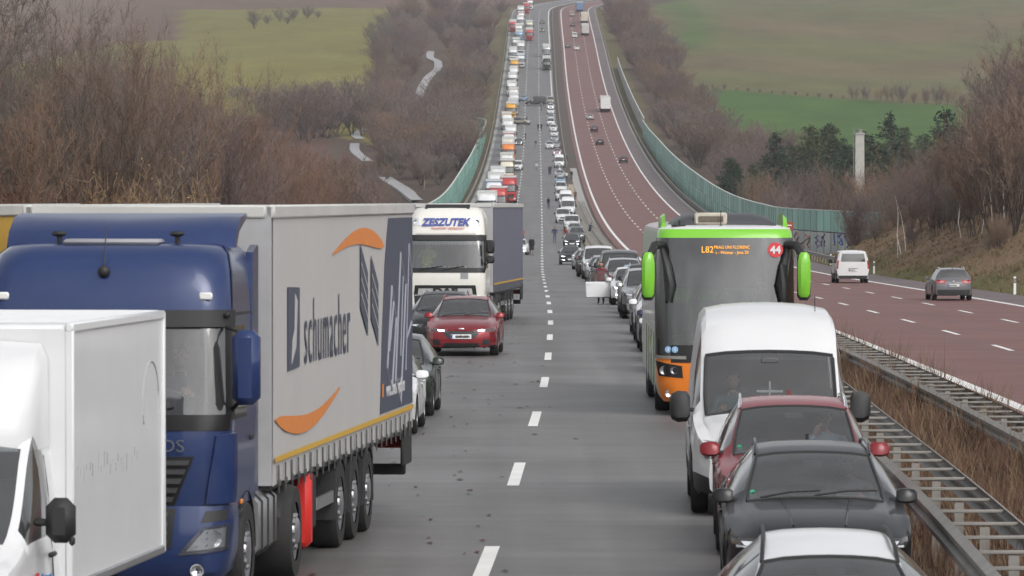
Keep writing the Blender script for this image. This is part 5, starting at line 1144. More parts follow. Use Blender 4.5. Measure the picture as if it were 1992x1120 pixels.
# far lane: tail views
tv, sht = car('van', VANL, WHITE, 'white panel van driving away on the red carriageway', 'van')
place(tv, X_at(1655, 300)-.0, 298, -.012, zRt, True)
vw, shq = car('car', mod(ESTATE, L=4.77, rails=(2.5,4.2,CHR), top=[(0,.68),(.05,.715),(.22,.79),(.7,.90),(1.50,1.00),(2.42,1.43),(2.8,1.495),(3.4,1.505),(4.2,1.465),(4.36,1.43),(4.64,1.06),(4.72,.99),(4.77,.90)], rhead=4.36, tail=4.64, side=[(1.86,2.72),(2.80,3.62),(3.70,4.3)], belt=[(0,.66),(.25,.70),(1.45,.92),(4.2,1.0),(4.65,.98),(4.77,.88)],
    plan=[(0,.73),(.12,.80),(.35,.875),(.8,.905),(1.6,.91),(3.9,.91),(4.4,.885),(4.66,.85),(4.77,.80)], roof=[(0,.56),(.25,.66),(1.4,.735),(1.7,.72),(2.42,.615),(3.2,.60),(4.36,.59),(4.66,.70),(4.77,.66)], crown=[(0,.05),(.25,.07),(1.4,.07),(1.6,.09),(2.3,.09),(2.6,.075),(4.3,.07),(4.77,.05)],
    rearp=[([(-.95,.24),(.95,.24),(.95,.5),(-.95,.5)],'rear_bumper',PLAS)], rearpair=[([(.50,.78),(1.25,.78),(1.22,.95),(.55,.95)],'tail_light',TAIL)], plate=(.42,.70)), paint('graphite', (.15, .15, .16), .4), 'grey estate car with silver roof rails driving away on the red carriageway')
place(vw, X_at(1846, 232), 229.5, -.012, zRt, True)
for sg in (-1, 1): shq.patch([(.66, .82), (.95, .82), (.95, .91), (.70, .91)] if sg > 0 else [(-.95, .82), (-.66, .82), (-.70, .91), (-.95, .91)], 4, 2, .014, True).build('reversing_lamp', mat('lamp_pink', (.5, .25, .25), .3), vw)
MB().lathe([(.05, 0), (.05, .01), (0, .012)], (0, shq.capy(0, .86, True)-4.77/2+.01, .86), 'y', 14).build('badge', CHR, vw)
# ------------------------------------------------------------------ people
SKIN = mat('skin_tone', (.42, .24, .17), .6, var=.08)
CL = {k: mat('cloth_'+k, v, .9, bump=.3, bscale=60) for k, v in dict(black=(.012, .012, .014), navy=(.025, .04, .08), denim=(.06, .085, .14), red=(.35, .03, .03), darkred=(.16, .02, .03), khaki=(.17, .15, .1), grey=(.2, .2, .21), white=(.6, .6, .6), brown=(.1, .05, .035), teal=(.04, .1, .1), lightblue=(.35, .42, .5), hivis=(.55, .65, .05)).items()}
HAIR = {k: mat('hair_'+k, v, .7, bump=.5, bscale=90) for k, v in dict(dark=(.02, .014, .01), grey=(.25, .24, .23), auburn=(.09, .03, .015)).items()}
BODY = {}
def body_mesh(pose):
    if pose in BODY: return BODY[pose]
    v = {}; e = []
    def J(n, p, r, par=None): v[n] = (p, r); e.append((par, n)) if par else None
    sit = pose.startswith('sit')
    if sit:
        J('pel', (0, 0, .10), .135); J('spn', (0, .06, .32), .125, 'pel'); J('chs', (0, .10, .50), .15, 'spn'); J('nck', (0, .09, .66), .055, 'chs'); J('nk2', (0, .07, .72), .052, 'nck'); hd = (0, .05, .83)
        for s, n in ((-1, 'l'), (1, 'r')):
            J('hip'+n, (s*.1, -.03, .08), .09, 'pel'); J('kne'+n, (s*.14, -.44, .13), .06, 'hip'+n); J('ank'+n, (s*.13, -.62, -.25), .042, 'kne'+n); J('toe'+n, (s*.13, -.78, -.29), .035, 'ank'+n)
            J('sho'+n, (s*.19, .10, .58), .06, 'chs')
            if pose == 'sit_chin' and s < 0: J('elb'+n, (s*.26, -.10, .38), .045, 'sho'+n); J('wri'+n, (s*.12, -.16, .66), .032, 'elb'+n)
            else: J('elb'+n, (s*.27, -.10, .38), .045, 'sho'+n); J('wri'+n, (s*.17, -.32, .46), .032, 'elb'+n)
    else:
        st = .22 if pose == 'walk' else .0; bend = .35 if pose == 'lean' else 0
        J('pel', (0, 0, .95), .135); J('spn', (0, -.05*bend*2, 1.14), .125, 'pel'); J('chs', (0, -.22*bend*2, 1.34), .15, 'spn'); J('nck', (0, -.32*bend*2, 1.49), .055, 'chs'); J('nk2', (0, -.36*bend*2-.01, 1.54), .052, 'nck'); hd = (0, -.40*bend*2-.02, 1.645)
        for s, n in ((-1, 'l'), (1, 'r')):
            k = s*st
            J('hip'+n, (s*.09, -k*.1, .90), .09, 'pel'); J('kne'+n, (s*.10, -k*.7-.03, .50), .062, 'hip'+n); J('ank'+n, (s*.10, -k*1.1+.02+(.05 if k < 0 else 0), .09+(.05 if k < 0 else 0)), .042, 'kne'+n); J('toe'+n, (s*.11, -k*1.1-.14, .04), .036, 'ank'+n)
            J('sho'+n, (s*.19, -.20*bend*2, 1.43), .062, 'chs')
            if pose == 'cross': J('elb'+n, (s*.26, -.06, 1.15), .046, 'sho'+n); J('wri'+n, (s*.03, -.22, 1.20+.02*s), .034, 'elb'+n)
            elif pose == 'lean': J('elb'+n, (s*.27, -.36, 1.16), .046, 'sho'+n); J('wri'+n, (s*.22, -.56, 1.02), .034, 'elb'+n)
            elif pose == 'pocket': J('elb'+n, (s*.31, .06, 1.16), .046, 'sho'+n); J('wri'+n, (s*.21, -.03, .96), .034, 'elb'+n)
            elif pose == 'door' and s > 0: J('elb'+n, (s*.34, -.12, 1.18), .046, 'sho'+n); J('wri'+n, (s*.48, -.24, 1.16), .034, 'elb'+n)
            else: J('elb'+n, (s*.25, .04+k*.5, 1.14), .046, 'sho'+n); J('wri'+n, (s*.25, -.05+k*1.0, .90), .034, 'elb'+n)
    names = list(v); ix = {n: i for i, n in enumerate(names)}
    me = bpy.data.meshes.new('skel'); me.from_pydata([v[n][0] for n in names], [(ix[a], ix[b]) for a, b in e], []); ob = bpy.data.objects.new('skel', me); C.objects.link(ob)
    md = ob.modifiers.new('skin', 'SKIN'); md.use_smooth_shade = True; ob.modifiers.new('sub', 'SUBSURF').levels = 1
    for n in names:
        sv = me.skin_vertices[0].data[ix[n]]; r = v[n][1]; sv.radius = (r*1.18, r*.82) if n in ('chs', 'spn', 'pel') else (r, r)
    me.skin_vertices[0].data[0].use_root = True
    dg = bpy.context.evaluated_depsgraph_get(); out = bpy.data.meshes.new_from_object(ob.evaluated_get(dg)); bpy.data.objects.remove(ob)
    m = MB(); m.v = [tuple(q.co) for q in out.vertices]; m.f = [tuple(p.vertices) for p in out.polygons]
    for f in m.f:
        c = [sum(m.v[i][k] for i in f)/len(f) for k in range(3)]
        dist = lambda n: (Vector(v[n][0])-Vector(c)).length
        best = min(names, key=lambda n: dist(n)/ (v[n][1]+.05))
        mi = 1
        if best[:3] in ('hip', 'kne', 'ank') or best == 'pel' and c[2] < v['pel'][0][2]: mi = 2
        if best[:3] == 'toe' or (best[:3] == 'ank' and c[2] < v[best][0][2]+.02): mi = 3
        if best in ('nck', 'nk2') and c[2] > v['nck'][0][2]: mi = 0
        m.m.append(mi)
    # head: skull with jaw, nose, eyes, ears, hair cap
    hx, hy, hz = hd
    def head(th, ph):
        z = math.cos(th); rr = math.sin(th); w = .074*(1-.22*max(0, -z)**1.2); dpt = .096*(1-.12*max(0, -z)); x = w*rr*math.cos(ph); y = dpt*rr*math.sin(ph)
        if y < 0 and -.5 < z < .2: y -= .016*math.exp(-(x/.014)**2-((z+.12)/.16)**2)       # nose
        if y < 0: y += .007*math.exp(-((abs(x)-.03)/.014)**2-((z-.05)/.1)**2)                  # eye sockets
        if y < 0: y -= .004*math.exp(-(x/.03)**2-((z+.48)/.07)**2)                            # lips
        return (hx+x, hy+y, hz+.118*z)
    nu, nv = 20, 16; pts = [head(math.pi*i/nv, 2*math.pi*j/nu) for i in range(nv+1) for j in range(nu)]; fs = [(i*nu+j, (i+1)*nu+j, (i+1)*nu+(j+1) % nu, i*nu+(j+1) % nu) for i in range(nv) for j in range(nu)]
    for f in fs:
        c = [sum(pts[i][k] for i in f)/4 for k in range(3)]; zz = (c[2]-hz)/.118; back = (c[1]-hy)/.096
        m.add([pts[i] for i in f], [(0,1,2,3)], 4 if zz > .55 or (back > -.15 and zz > -.35) else 0)
    m.ell((hx, hy+.012, hz+.018), (.083, .098, .112), 14, 8, 4, None) if False else None
    for s in (-1, 1):
        m.ell((hx+s*.076, hy+.01, hz-.005), (.012, .02, .032), 8, 6, 0); m.ell((hx+s*.03, hy-.083, hz+.008), (.012, .008, .007), 8, 6, 3)
        # hand: palm, four fingers, thumb
        w = Vector(v['wri'+('l' if s < 0 else 'r')][0]); el = Vector(v['elb'+('l' if s < 0 else 'r')][0]); d_ = (w-el).normalized(); a = d_.cross(Vector((1, 0, 0))); a = a.normalized() if a.length > .1 else Vector((0, 1, 0)); nrm = d_.cross(a).normalized()
        m.tube([w-d_*.02, w+d_*.04, w+d_*.09], [.028, .036, .03], 8, 0)
        for k, ln in enumerate((.062, .075, .08, .068)):
            b = w+d_*.085+a*(.03-.02*k); m.tube([b, b+d_*ln*.5+nrm*s*.006, b+d_*ln*.85+nrm*s*.024], [.0095, .009, .007], 6, 0)
        b = w+d_*.03+a*.03; m.tube([b, b+a*.025+d_*.025, b+a*.03+d_*.06], [.012, .010, .008], 6, 0)
    BODY[pose] = (m.mesh('person_'+pose, [SKIN, CL['black'], CL['denim'], INK, HAIR['dark']], sharp=60), hd); return BODY[pose]
def person(label, X, Z, yaw, pose, top, legs, hair='dark', shoes=None, h=1.75, z=None, coat=False, group=None, hat=None):
    me, hd = body_mesh(pose); r = thing('person', label, 'person', group)
    o = link('body', me, r)
    for k, m in ((1, CL[top]), (2, CL[legs]), (4, HAIR[hair])): s = o.material_slots[k]; s.link = 'OBJECT'; s.material = m
    hx, hy, hz = hd; MB().ell((hx, hy+.014, hz+.022), (.083, .094, .110), 14, 10).build('hair', HAIR[hair], r) if False else None
    m = MB(); rg = []
    for t in np.linspace(0, 1, 7):
        th = t*math.pi*.62; rg.append([(hx+.081*math.sin(th)*math.cos(p_)*1.0, hy+.012+(.098*math.sin(th)*math.sin(p_) if math.sin(p_) > -.3 or th < 1.0 else .098*math.sin(1.0)*math.sin(p_)), hz+.128*math.cos(th if math.sin(p_) > -.3 else min(th, 1.0))) for p_ in np.linspace(0, 2*math.pi, 15)[:-1]])
    m.loft(rg).build('hair', HAIR[hair], r)
    if coat:
        rg = [[(a*math.cos(t), .02+b*math.sin(t)+.008*math.sin(3*t), q) for t in np.linspace(0, 2*math.pi, 17)[:-1]] for q, a, b in ((1.2, .18, .135), (1.0, .19, .15), (.75, .21, .17), (.52, .225, .185))]
        MB().loft(rg).build('coat_skirt', CL[top], r)
    k = h/1.76; r.matrix_world = Matrix.Translation((X, Z, zL(Z) if z is None else z)) @ Matrix.Rotation(yaw, 4, 'Z') @ Matrix.Scale(k, 4); return r
def at_px(px, y): Z = Zof(y); return X_at(px, Z), Z
P = lambda lab, px, y, *a, **k: person(lab, *at_px(px, y), *a, **k)
P('person in a long black coat walking away along the empty lane', 1034, 497, math.pi+.1, 'walk', 'black', 'khaki', 'grey', coat=True)
P('person in a navy jacket and jeans standing hands in pockets beside the queue', 1079, 473, .4, 'pocket', 'navy', 'denim', 'dark', h=1.82)
person('person in a dark red jacket standing behind an open white car door', XR(196)+3.45-.9-.5, 196.1, -.2, 'door', 'darkred', 'black', 'auburn', h=1.66)
P('person in a red jacket standing past the white lorry trailer', 1016, 476, .6, 'cross', 'red', 'black')
P('person in a black jacket standing alone left of the white vans', 1067, 406, 2.6, 'stand', 'black', 'navy')
zm = lambda Z: (zL(Z)+zRt(Z))/2
for lab, px, y, yaw, pose, t, l in (('person in a brown coat on the sandy median strip', 1119, 391, .3, 'stand', 'brown', 'black'), ('person in a brown jacket and red trousers on the sandy median strip', 1117, 411, 2.8, 'walk', 'brown', 'darkred'), ('person in khaki standing close to the white vans on the median', 1109, 388, 1.2, 'stand', 'khaki', 'black'),
    ('person in black on the grey median strip far down the queue', 1112, 349, .2, 'stand', 'black', 'black'), ('person in a white top on the sandy strip far down the queue', 1102, 352, 2.9, 'stand', 'white', 'black'), ('person in teal on the sandy strip beside the camper', 1103, 314, .5, 'stand', 'teal', 'black')):
    X, Z = at_px(px, y); person(lab, X, Z, yaw, pose, t, l, z=zm(Z))
X, Z = at_px(1147, 462); person('person in a navy jacket leaning over a car by the median rail', X, Z, 2.2, 'lean', 'navy', 'black', z=zm(Z))
X, Z = at_px(1100, 470); person('person in a red and white jacket walking beside the parked cars', X, Z, 2.0, 'walk', 'red', 'black', h=1.6)
for lab, px, y, yaw, pose, t, l in (('person in a grey jacket walking down the middle of the empty lane', 1042, 287, .1, 'walk', 'navy', 'grey'), ('person in a pale jacket on the lane beyond the walkers', 1044, 333, 0, 'stand', 'lightblue', 'khaki'), ('one of two people in black walking side by side on the lane', 1047, 254, .1, 'walk', 'black', 'black'), ('one of two people in black walking side by side on the lane', 1053, 254, -.1, 'walk', 'black', 'black'),
    ('person in brown standing by the tail of the crosswise dark van', 1053, 216, 1.4, 'stand', 'brown', 'black'), ('one of two people in black talking beside the queue', 1068, 340, .8, 'cross', 'black', 'black'), ('one of two people in black talking beside the queue', 1071, 339, -.8, 'stand', 'black', 'navy'), ('person in black beside the lorries near the dashed line', 1022, 272, 1.2, 'stand', 'black', 'black'), ('person in black at the door of the beige van', 1025, 239, 1.9, 'stand', 'black', 'black')):
    X, Z = at_px(px, y); o = person(lab, X, Z, yaw, pose, t, l, group='people on the far lane')
def driver(label, veh, x, y, z, pose, top, hair='dark', facing=0.0):
    r = person(label, 0, 0, 0, pose, top, 'black', hair); r.matrix_world = veh.matrix_world @ Matrix.Translation((x, y, z)) @ Matrix.Rotation(facing, 4, 'Z'); return r
bpy.context.view_layer.update()
driver('driver of the dark red car resting chin on hand, dark top', xt, .37, 2.28-SUVS['L']/2, .62, 'sit_chin', 'lightblue')
driver('driver of the black estate in a dark jacket', bmw, .37, 2.72-ESTATE['L']/2, .46, 'sit', 'grey')
driver('passenger in the tall white van, dark jacket', van, -.45, 2.2-VANH['L']/2, .80, 'sit', 'teal')
driver('driver of the blue lorry in a dark jumper at the wheel', blue, .58, 1.30, 1.60, 'sit', 'navy')
driver('driver of the lime coach in a dark jacket', bus, .68, 1.5, 1.55, 'sit', 'navy')
driver('driver of the dark red estate in a grey top', mo, .37, 2.72-ESTATE['L']/2, .46, 'sit', 'grey')
driver('person in a yellow safety vest behind the white lorry windscreen', daf, -.68, 1.35, 1.78, 'sit', 'hivis')

# ------------------------------------------------------------------ the queue of cars along the median
SKIPN = ('green_sticker', 'hanging_cross', 'aerial', 'bulkhead', 'plate_digits', 'sun_blind', 'badge', 'reversing_lamp')
SKIPF = SKIPN + ('wiper', 'door_gap', 'inside_mirror', 'steering_wheel', 'mirror_arm', 'plate_band', 'door_handle', 'floor_mat', 'underbody')
EST, HAT = (ww, WHITE.name), (dg, PDGRN.name); SUVP = (xt, PDRED.name); VH = (van, WHITE.name); VL = (tv, WHITE.name)
KIND = {'estate car': EST, 'hatchback': HAT, 'sport utility car': SUVP, 'high-roof van': VH, 'low van': VL}
COLN = {'white': WHITE, 'silver': PSIL, 'grey': PGREY, 'black': PBLK, 'navy': PNAVY, 'dark red': PDRED, 'blue': PLBL, 'rose': PPINK, 'beige': PBEIGE}
def queue_car(kind, colr, X, Z, yaw, label, group=None, fz=zL, rev=False, far=False):
    src, pn = KIND[kind]; o = dup(src, {pn: COLN[colr]}, SKIPF if far else SKIPN); o['label'] = label; o['category'] = 'van' if 'van' in kind else 'car'
    if group: o['group'] = group
    elif 'group' in o: del o['group']
    place(o, X, Z, yaw, fz, rev); return o
near = [('estate car', 'silver', 113, 'silver estate car right behind the tail of the coach'), ('hatchback', 'white', 121, 'white hatchback hidden by the coach'), ('estate car', 'navy', 129, 'navy estate car behind the coach'), ('sport utility car', 'white', 137, 'white sport utility car behind the coach'), ('hatchback', 'grey', 146, 'grey hatchback in the queue beyond the coach'),
    ('estate car', 'silver', 159, 'silver estate car showing beside the coach flank'), ('sport utility car', 'silver', 167.5, 'silver sport utility car second beside the coach flank'), ('estate car', 'black', 175.5, 'black estate car behind the silver sport utility car'), ('sport utility car', 'black', 183.5, 'black sport utility car in front of the white car with the open door'),
    ('hatchback', 'white', 193.5, 'white hatchback with its front door standing open'), ('estate car', 'blue', 202, 'blue-grey estate car behind the white car with the open door'), ('sport utility car', 'silver', 212, 'silver sport utility car two behind the open-door car'), ('low van', 'grey', 226, 'dark grey van taller than its neighbours in the queue'),
    ('sport utility car', 'white', 240, 'white sport utility car behind the dark grey van'), ('estate car', 'white', 252, 'white estate car second behind the dark grey van'), ('hatchback', 'black', 264, 'black hatchback between two white cars in the queue'), ('estate car', 'silver', 276, 'silver estate car behind the black hatchback'), ('low van', 'white', 292, 'low white van in the middle of the queue'), ('sport utility car', 'black', 306, 'black sport utility car behind the low white van'),
    ('estate car', 'grey', 322, 'grey estate car ahead of the dark red one'), ('estate car', 'dark red', 340, 'dark red estate car far down the queue'), ('estate car', 'silver', 358, 'silver estate car behind the dark red one'), ('hatchback', 'black', 392, 'black hatchback pulled out to the left of the queue')]
for kind, colr, Z, lab in near:
    off = {392: 2.6, 226: 3.35}.get(Z, 3.45 + .18*math.sin(Z)); off = off if Z > 150 else 3.3
    queue_car(kind, colr, XR(Z)+off-.35*sst(230, 330, Z), Z, .0, lab, 'cars queued along the median' if False else None)
# the open door and its window
dX = XR(194)+3.45+.18*math.sin(193.5)-.9; r = thing('open_door', 'white front door of the hatchback swung wide open', 'car door')
MB().rbox((-.5, 0, .28), (1.02, .07, .62), .03).build('door_panel', WHITE, r); fr = MB().tube([(-1.0, 0, .6), (-.82, .02, 1.0), (-.1, .03, 1.02), (.0, .0, .6)], .022, 6).build('window_frame', PLAS, r)
MB().add([(-.97, .01, .6), (-.8, .02, .98), (-.1, .03, 1.0), (0, 0, .6)], [(0,1,2,3)]).build('door_glass', GLASS, r); MB().rbox((-.9, -.045, .48), (.16, .03, .03), .01).build('door_handle', WHITE, r)
r.matrix_world = Matrix.Translation((dX+.04, 195.1, zL(195)+.30)) @ Matrix.Rotation(.25, 4, 'Z')
farq = [(1107, 482, 'hatchback', 'black'), (1117, 472, 'sport utility car', 'grey'), (1113, 458, 'estate car', 'silver'), (1108, 449, 'low van', 'white'), (1091, 434, 'low van', 'white'), (1101, 419, 'high-roof van', 'white'), (1097, 404, 'high-roof van', 'white'), (1089, 391, 'low van', 'white'), (1088, 376, 'low van', 'white'), (1087, 359, 'estate car', 'blue'), (1086, 346, 'estate car', 'silver'), (1085, 326, 'high-roof van', 'white'), (1084, 314, 'estate car', 'silver'), (1081, 302, 'hatchback', 'rose'), (1067, 290, 'sport utility car', 'white'), (1079, 288, 'estate car', 'silver'), (1077, 276, 'estate car', 'silver'), (1076, 266, 'estate car', 'white'), (1074, 256, 'sport utility car', 'white'), (1069, 245, 'low van', 'white'), (1069, 233, 'estate car', 'silver'), (1069, 222, 'estate car', 'white'), (1069, 212, 'hatchback', 'white'), (1069, 202, 'low van', 'beige')]
for px, y, kind, colr in farq:
    Z = Zof(y); queue_car(kind, colr, X_at(px, Z)+.3, Z, 0, '%s %s standing in the far queue along the median' % (colr, kind), 'cars in the far queue along the median', far=True)
# vehicles standing among the lorries and on the lanes
X, Z = at_px(1042, 205); o = queue_car('high-roof van', 'black', X, Z-1, 0, 'black van standing crosswise over the lane', far=True); o.matrix_world = Matrix.Translation((X, Z, zL(Z))) @ Matrix.Rotation(math.pi/2*-.97, 4, 'Z')
X, Z = at_px(1014, 243); o = queue_car('low van', 'beige', X, Z, 0, 'beige van parked askew beside the lorries', far=True); o.matrix_world = Matrix.Translation((X, Z, zL(Z))) @ Matrix.Rotation(1.1, 4, 'Z')
X, Z = at_px(1017, 196); o = queue_car('estate car', 'blue', X, Z, .1, 'blue and white car standing beside the lorry queue', far=True)
for px, y, kind, colr, lab in ((1009, 282, 'hatchback', 'grey', 'grey hatchback squeezed beside the white lorries'), (1006, 332, 'low van', 'white', 'low white van squeezed beside the brown lorry'), (1007, 496, 'hatchback', 'white', 'white hatchback past the tail of the blue-grey trailer'), (1054, 46, 'estate car', 'grey', 'grey car driving far down the empty lane'), (1054, 62, 'hatchback', 'grey', 'grey hatchback driving far down the empty lane')):
    Z = Zof(y); queue_car(kind, colr, X_at(px, Z), Z, .05, lab, far=True)
for px, y, kind, colr, lab in ((1213, 317, 'hatchback', 'black', 'black hatchback alone nearest the edge line on the red carriageway'), (1167, 282, 'estate car', 'black', 'black estate car on the red carriageway behind two other cars'), (1156, 257, 'sport utility car', 'black', 'black sport utility car on the red carriageway'), (1148, 233, 'estate car', 'silver', 'silver estate car on the red carriageway beside the white lorry'), (1122, 98, 'estate car', 'white', 'white car far up the red carriageway'), (1105, 93, 'estate car', 'grey', 'grey car far up the red carriageway'), (1118, 74, 'low van', 'white', 'white van far up the red carriageway'), (1114, 52, 'estate car', 'black', 'black car far up the red carriageway'), (1113, 32, 'low van', 'beige', 'beige van near the crest of the red carriageway')):
    Z = Zof(y); queue_car(kind, colr, X_at(px, Z), Z, 0, lab, fz=zRt, rev=True, far=True)

# ------------------------------------------------------------------ the queue of lorries
fl, _, _ = lorry('articulated_lorry', 'x', 'daf', WHITE, CURW, detail=False, grille='', h=4.0)
KC = {'white': WHITE, 'red': PTRUCKRED, 'orange': PORA, 'cream': PCREAM, 'yellow': PYEL, 'blue': PLBL, 'black': PBLK, 'navy': PNAVY, 'silver': PSIL}
CC = {'white': CURW, 'red': mat('curtain_red', (.36, .04, .04), .6), 'cream': mat('curtain_cream', (.5, .45, .36), .6), 'blue': mat('curtain_blue', (.12, .2, .35), .6), 'grey': CURT, 'yellow': CURY, 'orange': mat('curtain_orange', (.6, .2, .05), .6), 'brown': mat('curtain_brown', (.13, .09, .06), .7), 'green': mat('curtain_green', (.2, .3, .2), .6)}
def Ztop(yt):
    zs_ = np.arange(500, 2300, 1.0); return float(zs_[np.argmin(np.abs(YH + F*(HC-prof(zs_)-3.9)/zs_ - yt))])
lor = [(375, 947, 'white', 'white'), (366, 968, 'red', 'red'), (353, 961, 'white', 'blue'), (346, 988, 'red', 'red'), (339, 964, 'white', 'white'), (328, 969, 'white', 'white'), (313, 986, 'cream', 'brown'), (301, 986, 'white', 'cream'), (281, 989, 'orange', 'orange'), (270, 988, 'cream', 'white'), (260, 990, 'white', 'red'), (247, 993, 'white', 'white'), (235, 988, 'white', 'white'), (222, 986, 'white', 'yellow'), (202, 994, 'yellow', 'yellow'), (195, 998, 'blue', 'white'), (185, 1000, 'white', 'white'), (174, 999, 'white', 'cream'), (161, 995, 'white', 'white'), (145, 997, 'white', 'white'), (133, 999, 'white', 'white'), (118, 1001, 'yellow', 'yellow'), (108, 1013, 'white', 'blue'), (96, 998, 'white', 'white'), (84, 1013, 'white', 'white'), (77, 1004, 'white', 'green'), (62, 1010, 'blue', 'white'), (58, 1030, 'red', 'cream'), (50, 1009, 'white', 'cream'), (43, 1030, 'cream', 'green'), (42, 998, 'red', 'white'), (33, 1012, 'white', 'white'), (25, 1014, 'white', 'red'), (14, 1013, 'white', 'white'), (7, 1024, 'red', 'red'), (1, 1031, 'white', 'red')]
last = []
for k, (yt, px, cc, tc_) in enumerate(lor):
    Z = Ztop(yt); X = X_at(px, Z)
    while any(abs(Z-z2) < 17.6 and abs(X-x2) < 2.75 for x2, z2 in last): Z += 1.0; X = X_at(px, Z)
    last.append((X, Z)); o = fl if k == 0 else dup(fl, {WHITE.name: KC[cc], CURW.name: CC[tc_]}); place_lorry(o, X, Z, .006*math.sin(k*2.3)+.004)
    tag(o, '%s cab lorry with a %s trailer standing in the long lorry queue' % (cc, tc_), 'lorry', 'lorries in the long queue')
def lone(lab, px, y, cc, tc_, fz=zL, rev=False):
    Z = Zof(y); o = dup(fl, {WHITE.name: KC[cc], CURW.name: CC[tc_]}); place_lorry(o, X_at(px, Z), Z, 0, fz, rev); tag(o, lab, 'lorry'); 
    if 'group' in o: del o['group']
lone('black cab lorry leading a white one along the median far up the road', 1063.5, 137, 'black', 'white'); lone('white lorry following the black cab lorry along the median', 1063.5, 113, 'silver', 'white')
lone('white box lorry driving away on the red carriageway', 1178, 219, 'white', 'white', zRt, True); lone('grey-white box lorry far up the red carriageway', 1139, 70, 'white', 'grey', zRt, True); lone('cream lorry ahead of the grey-white one far up the red carriageway', 1137, 46, 'white', 'cream', zRt, True); lone('dark lorry near the crest of the red carriageway', 1128, 24, 'navy', 'blue', zRt, True)
# ------------------------------------------------------------------ vegetation
def bark(name, col, rand=.25): return mat(name, col, .9, var=.35, scale=3, rand=rand, spec=.2)
TWIG = {'brown': bark('twig_brown', (0.155, 0.11, 0.086)), 'violet': bark('twig_violet', (0.155, 0.116, 0.108)), 'rust': bark('twig_rust', (0.18, 0.118, 0.084)), 'grey': bark('twig_grey', (0.155, 0.13, 0.112)), 'tan': bark('twig_tan', (0.24, 0.165, 0.1)), 'red': bark('twig_red', (0.175, 0.095, 0.072))}
BARKM = bark('bark_dark', (.055, .045, .038)); BIRCH = mat('birch_bark', (.52, .49, .46), .8, var=.5, scale=2.5); LEAFR = bark('dry_leaf', (.11, .04, .022)); LEAFT = bark('dry_leaf_tan', (.26, .17, .08)); NEED = bark('pine_needles', (.03, .05, .028), .2); NEED2 = bark('pine_needles_olive', (.055, .07, .03), .2)
def skeleton(r, h, style):
    """list of segments (p0, p1, r0, r1, level)"""
    seg = []
    def grow(p, d_, ln, rad, lv):
        n = 3 if lv < 2 else 2; q = p.copy()
        for k in range(n):
            d2 = (d_ + Vector((r.gauss(0, .12), r.gauss(0, .12), r.gauss(.05, .08)))).normalized(); p2 = q + d2*ln/n; r2 = rad*(1-.75*(k+1)/n) if lv else rad*(1-.7*(k+1)/n)
            seg.append((q, p2, rad*(1-.75*k/n), r2, lv)); 
            if lv < 3:
                for b in range({'tree': (3, 3, 2), 'shrub': (3, 3, 2), 'round': (3, 3, 2), 'birch': (4, 2, 1)}[style][lv] if k > 0 or lv else (0 if style not in ('shrub', 'round') else 2)):
                    a = r.uniform(0, 2*math.pi); sp = {'tree': .75, 'shrub': .42, 'round': .8, 'birch': .7}[style]; side = Vector((math.cos(a), math.sin(a), 0))
                    d3 = (d2*(1-.35*sp) + side*sp + Vector((0, 0, .25))).normalized(); grow(p2.copy(), d3, ln*r.uniform(.42, .68), max(r2*.75, .006), lv+1)
            q, d_ = p2, d2
    if style == 'shrub':
        for k in range(9):
            a = r.uniform(0, 2*math.pi); ra = r.uniform(0, .9); grow(Vector((ra*math.cos(a), ra*math.sin(a), 0)), Vector((.35*math.cos(a)*r.uniform(.2, 1), .35*math.sin(a)*r.uniform(.2, 1), 1)).normalized(), h*r.uniform(.55, .8), h*.008, 1)
    elif style == 'round':
        for k in range(6):
            a = k*1.05+r.uniform(-.4, .4); sp0 = r.uniform(.15, .75); grow(Vector((.2*math.cos(a), .2*math.sin(a), 0)), Vector((sp0*math.cos(a), sp0*math.sin(a), 1)).normalized(), h*r.uniform(.6, .8), h*.012, 1)
    elif style == 'birch': grow(Vector((0, 0, 0)), Vector((r.uniform(-.06, .06), r.uniform(-.06, .06), 1)), h*.95, h*.008, 0)
    else: grow(Vector((0, 0, 0)), Vector((0, 0, 1)), h*.72, h*.018, 0)
    return seg
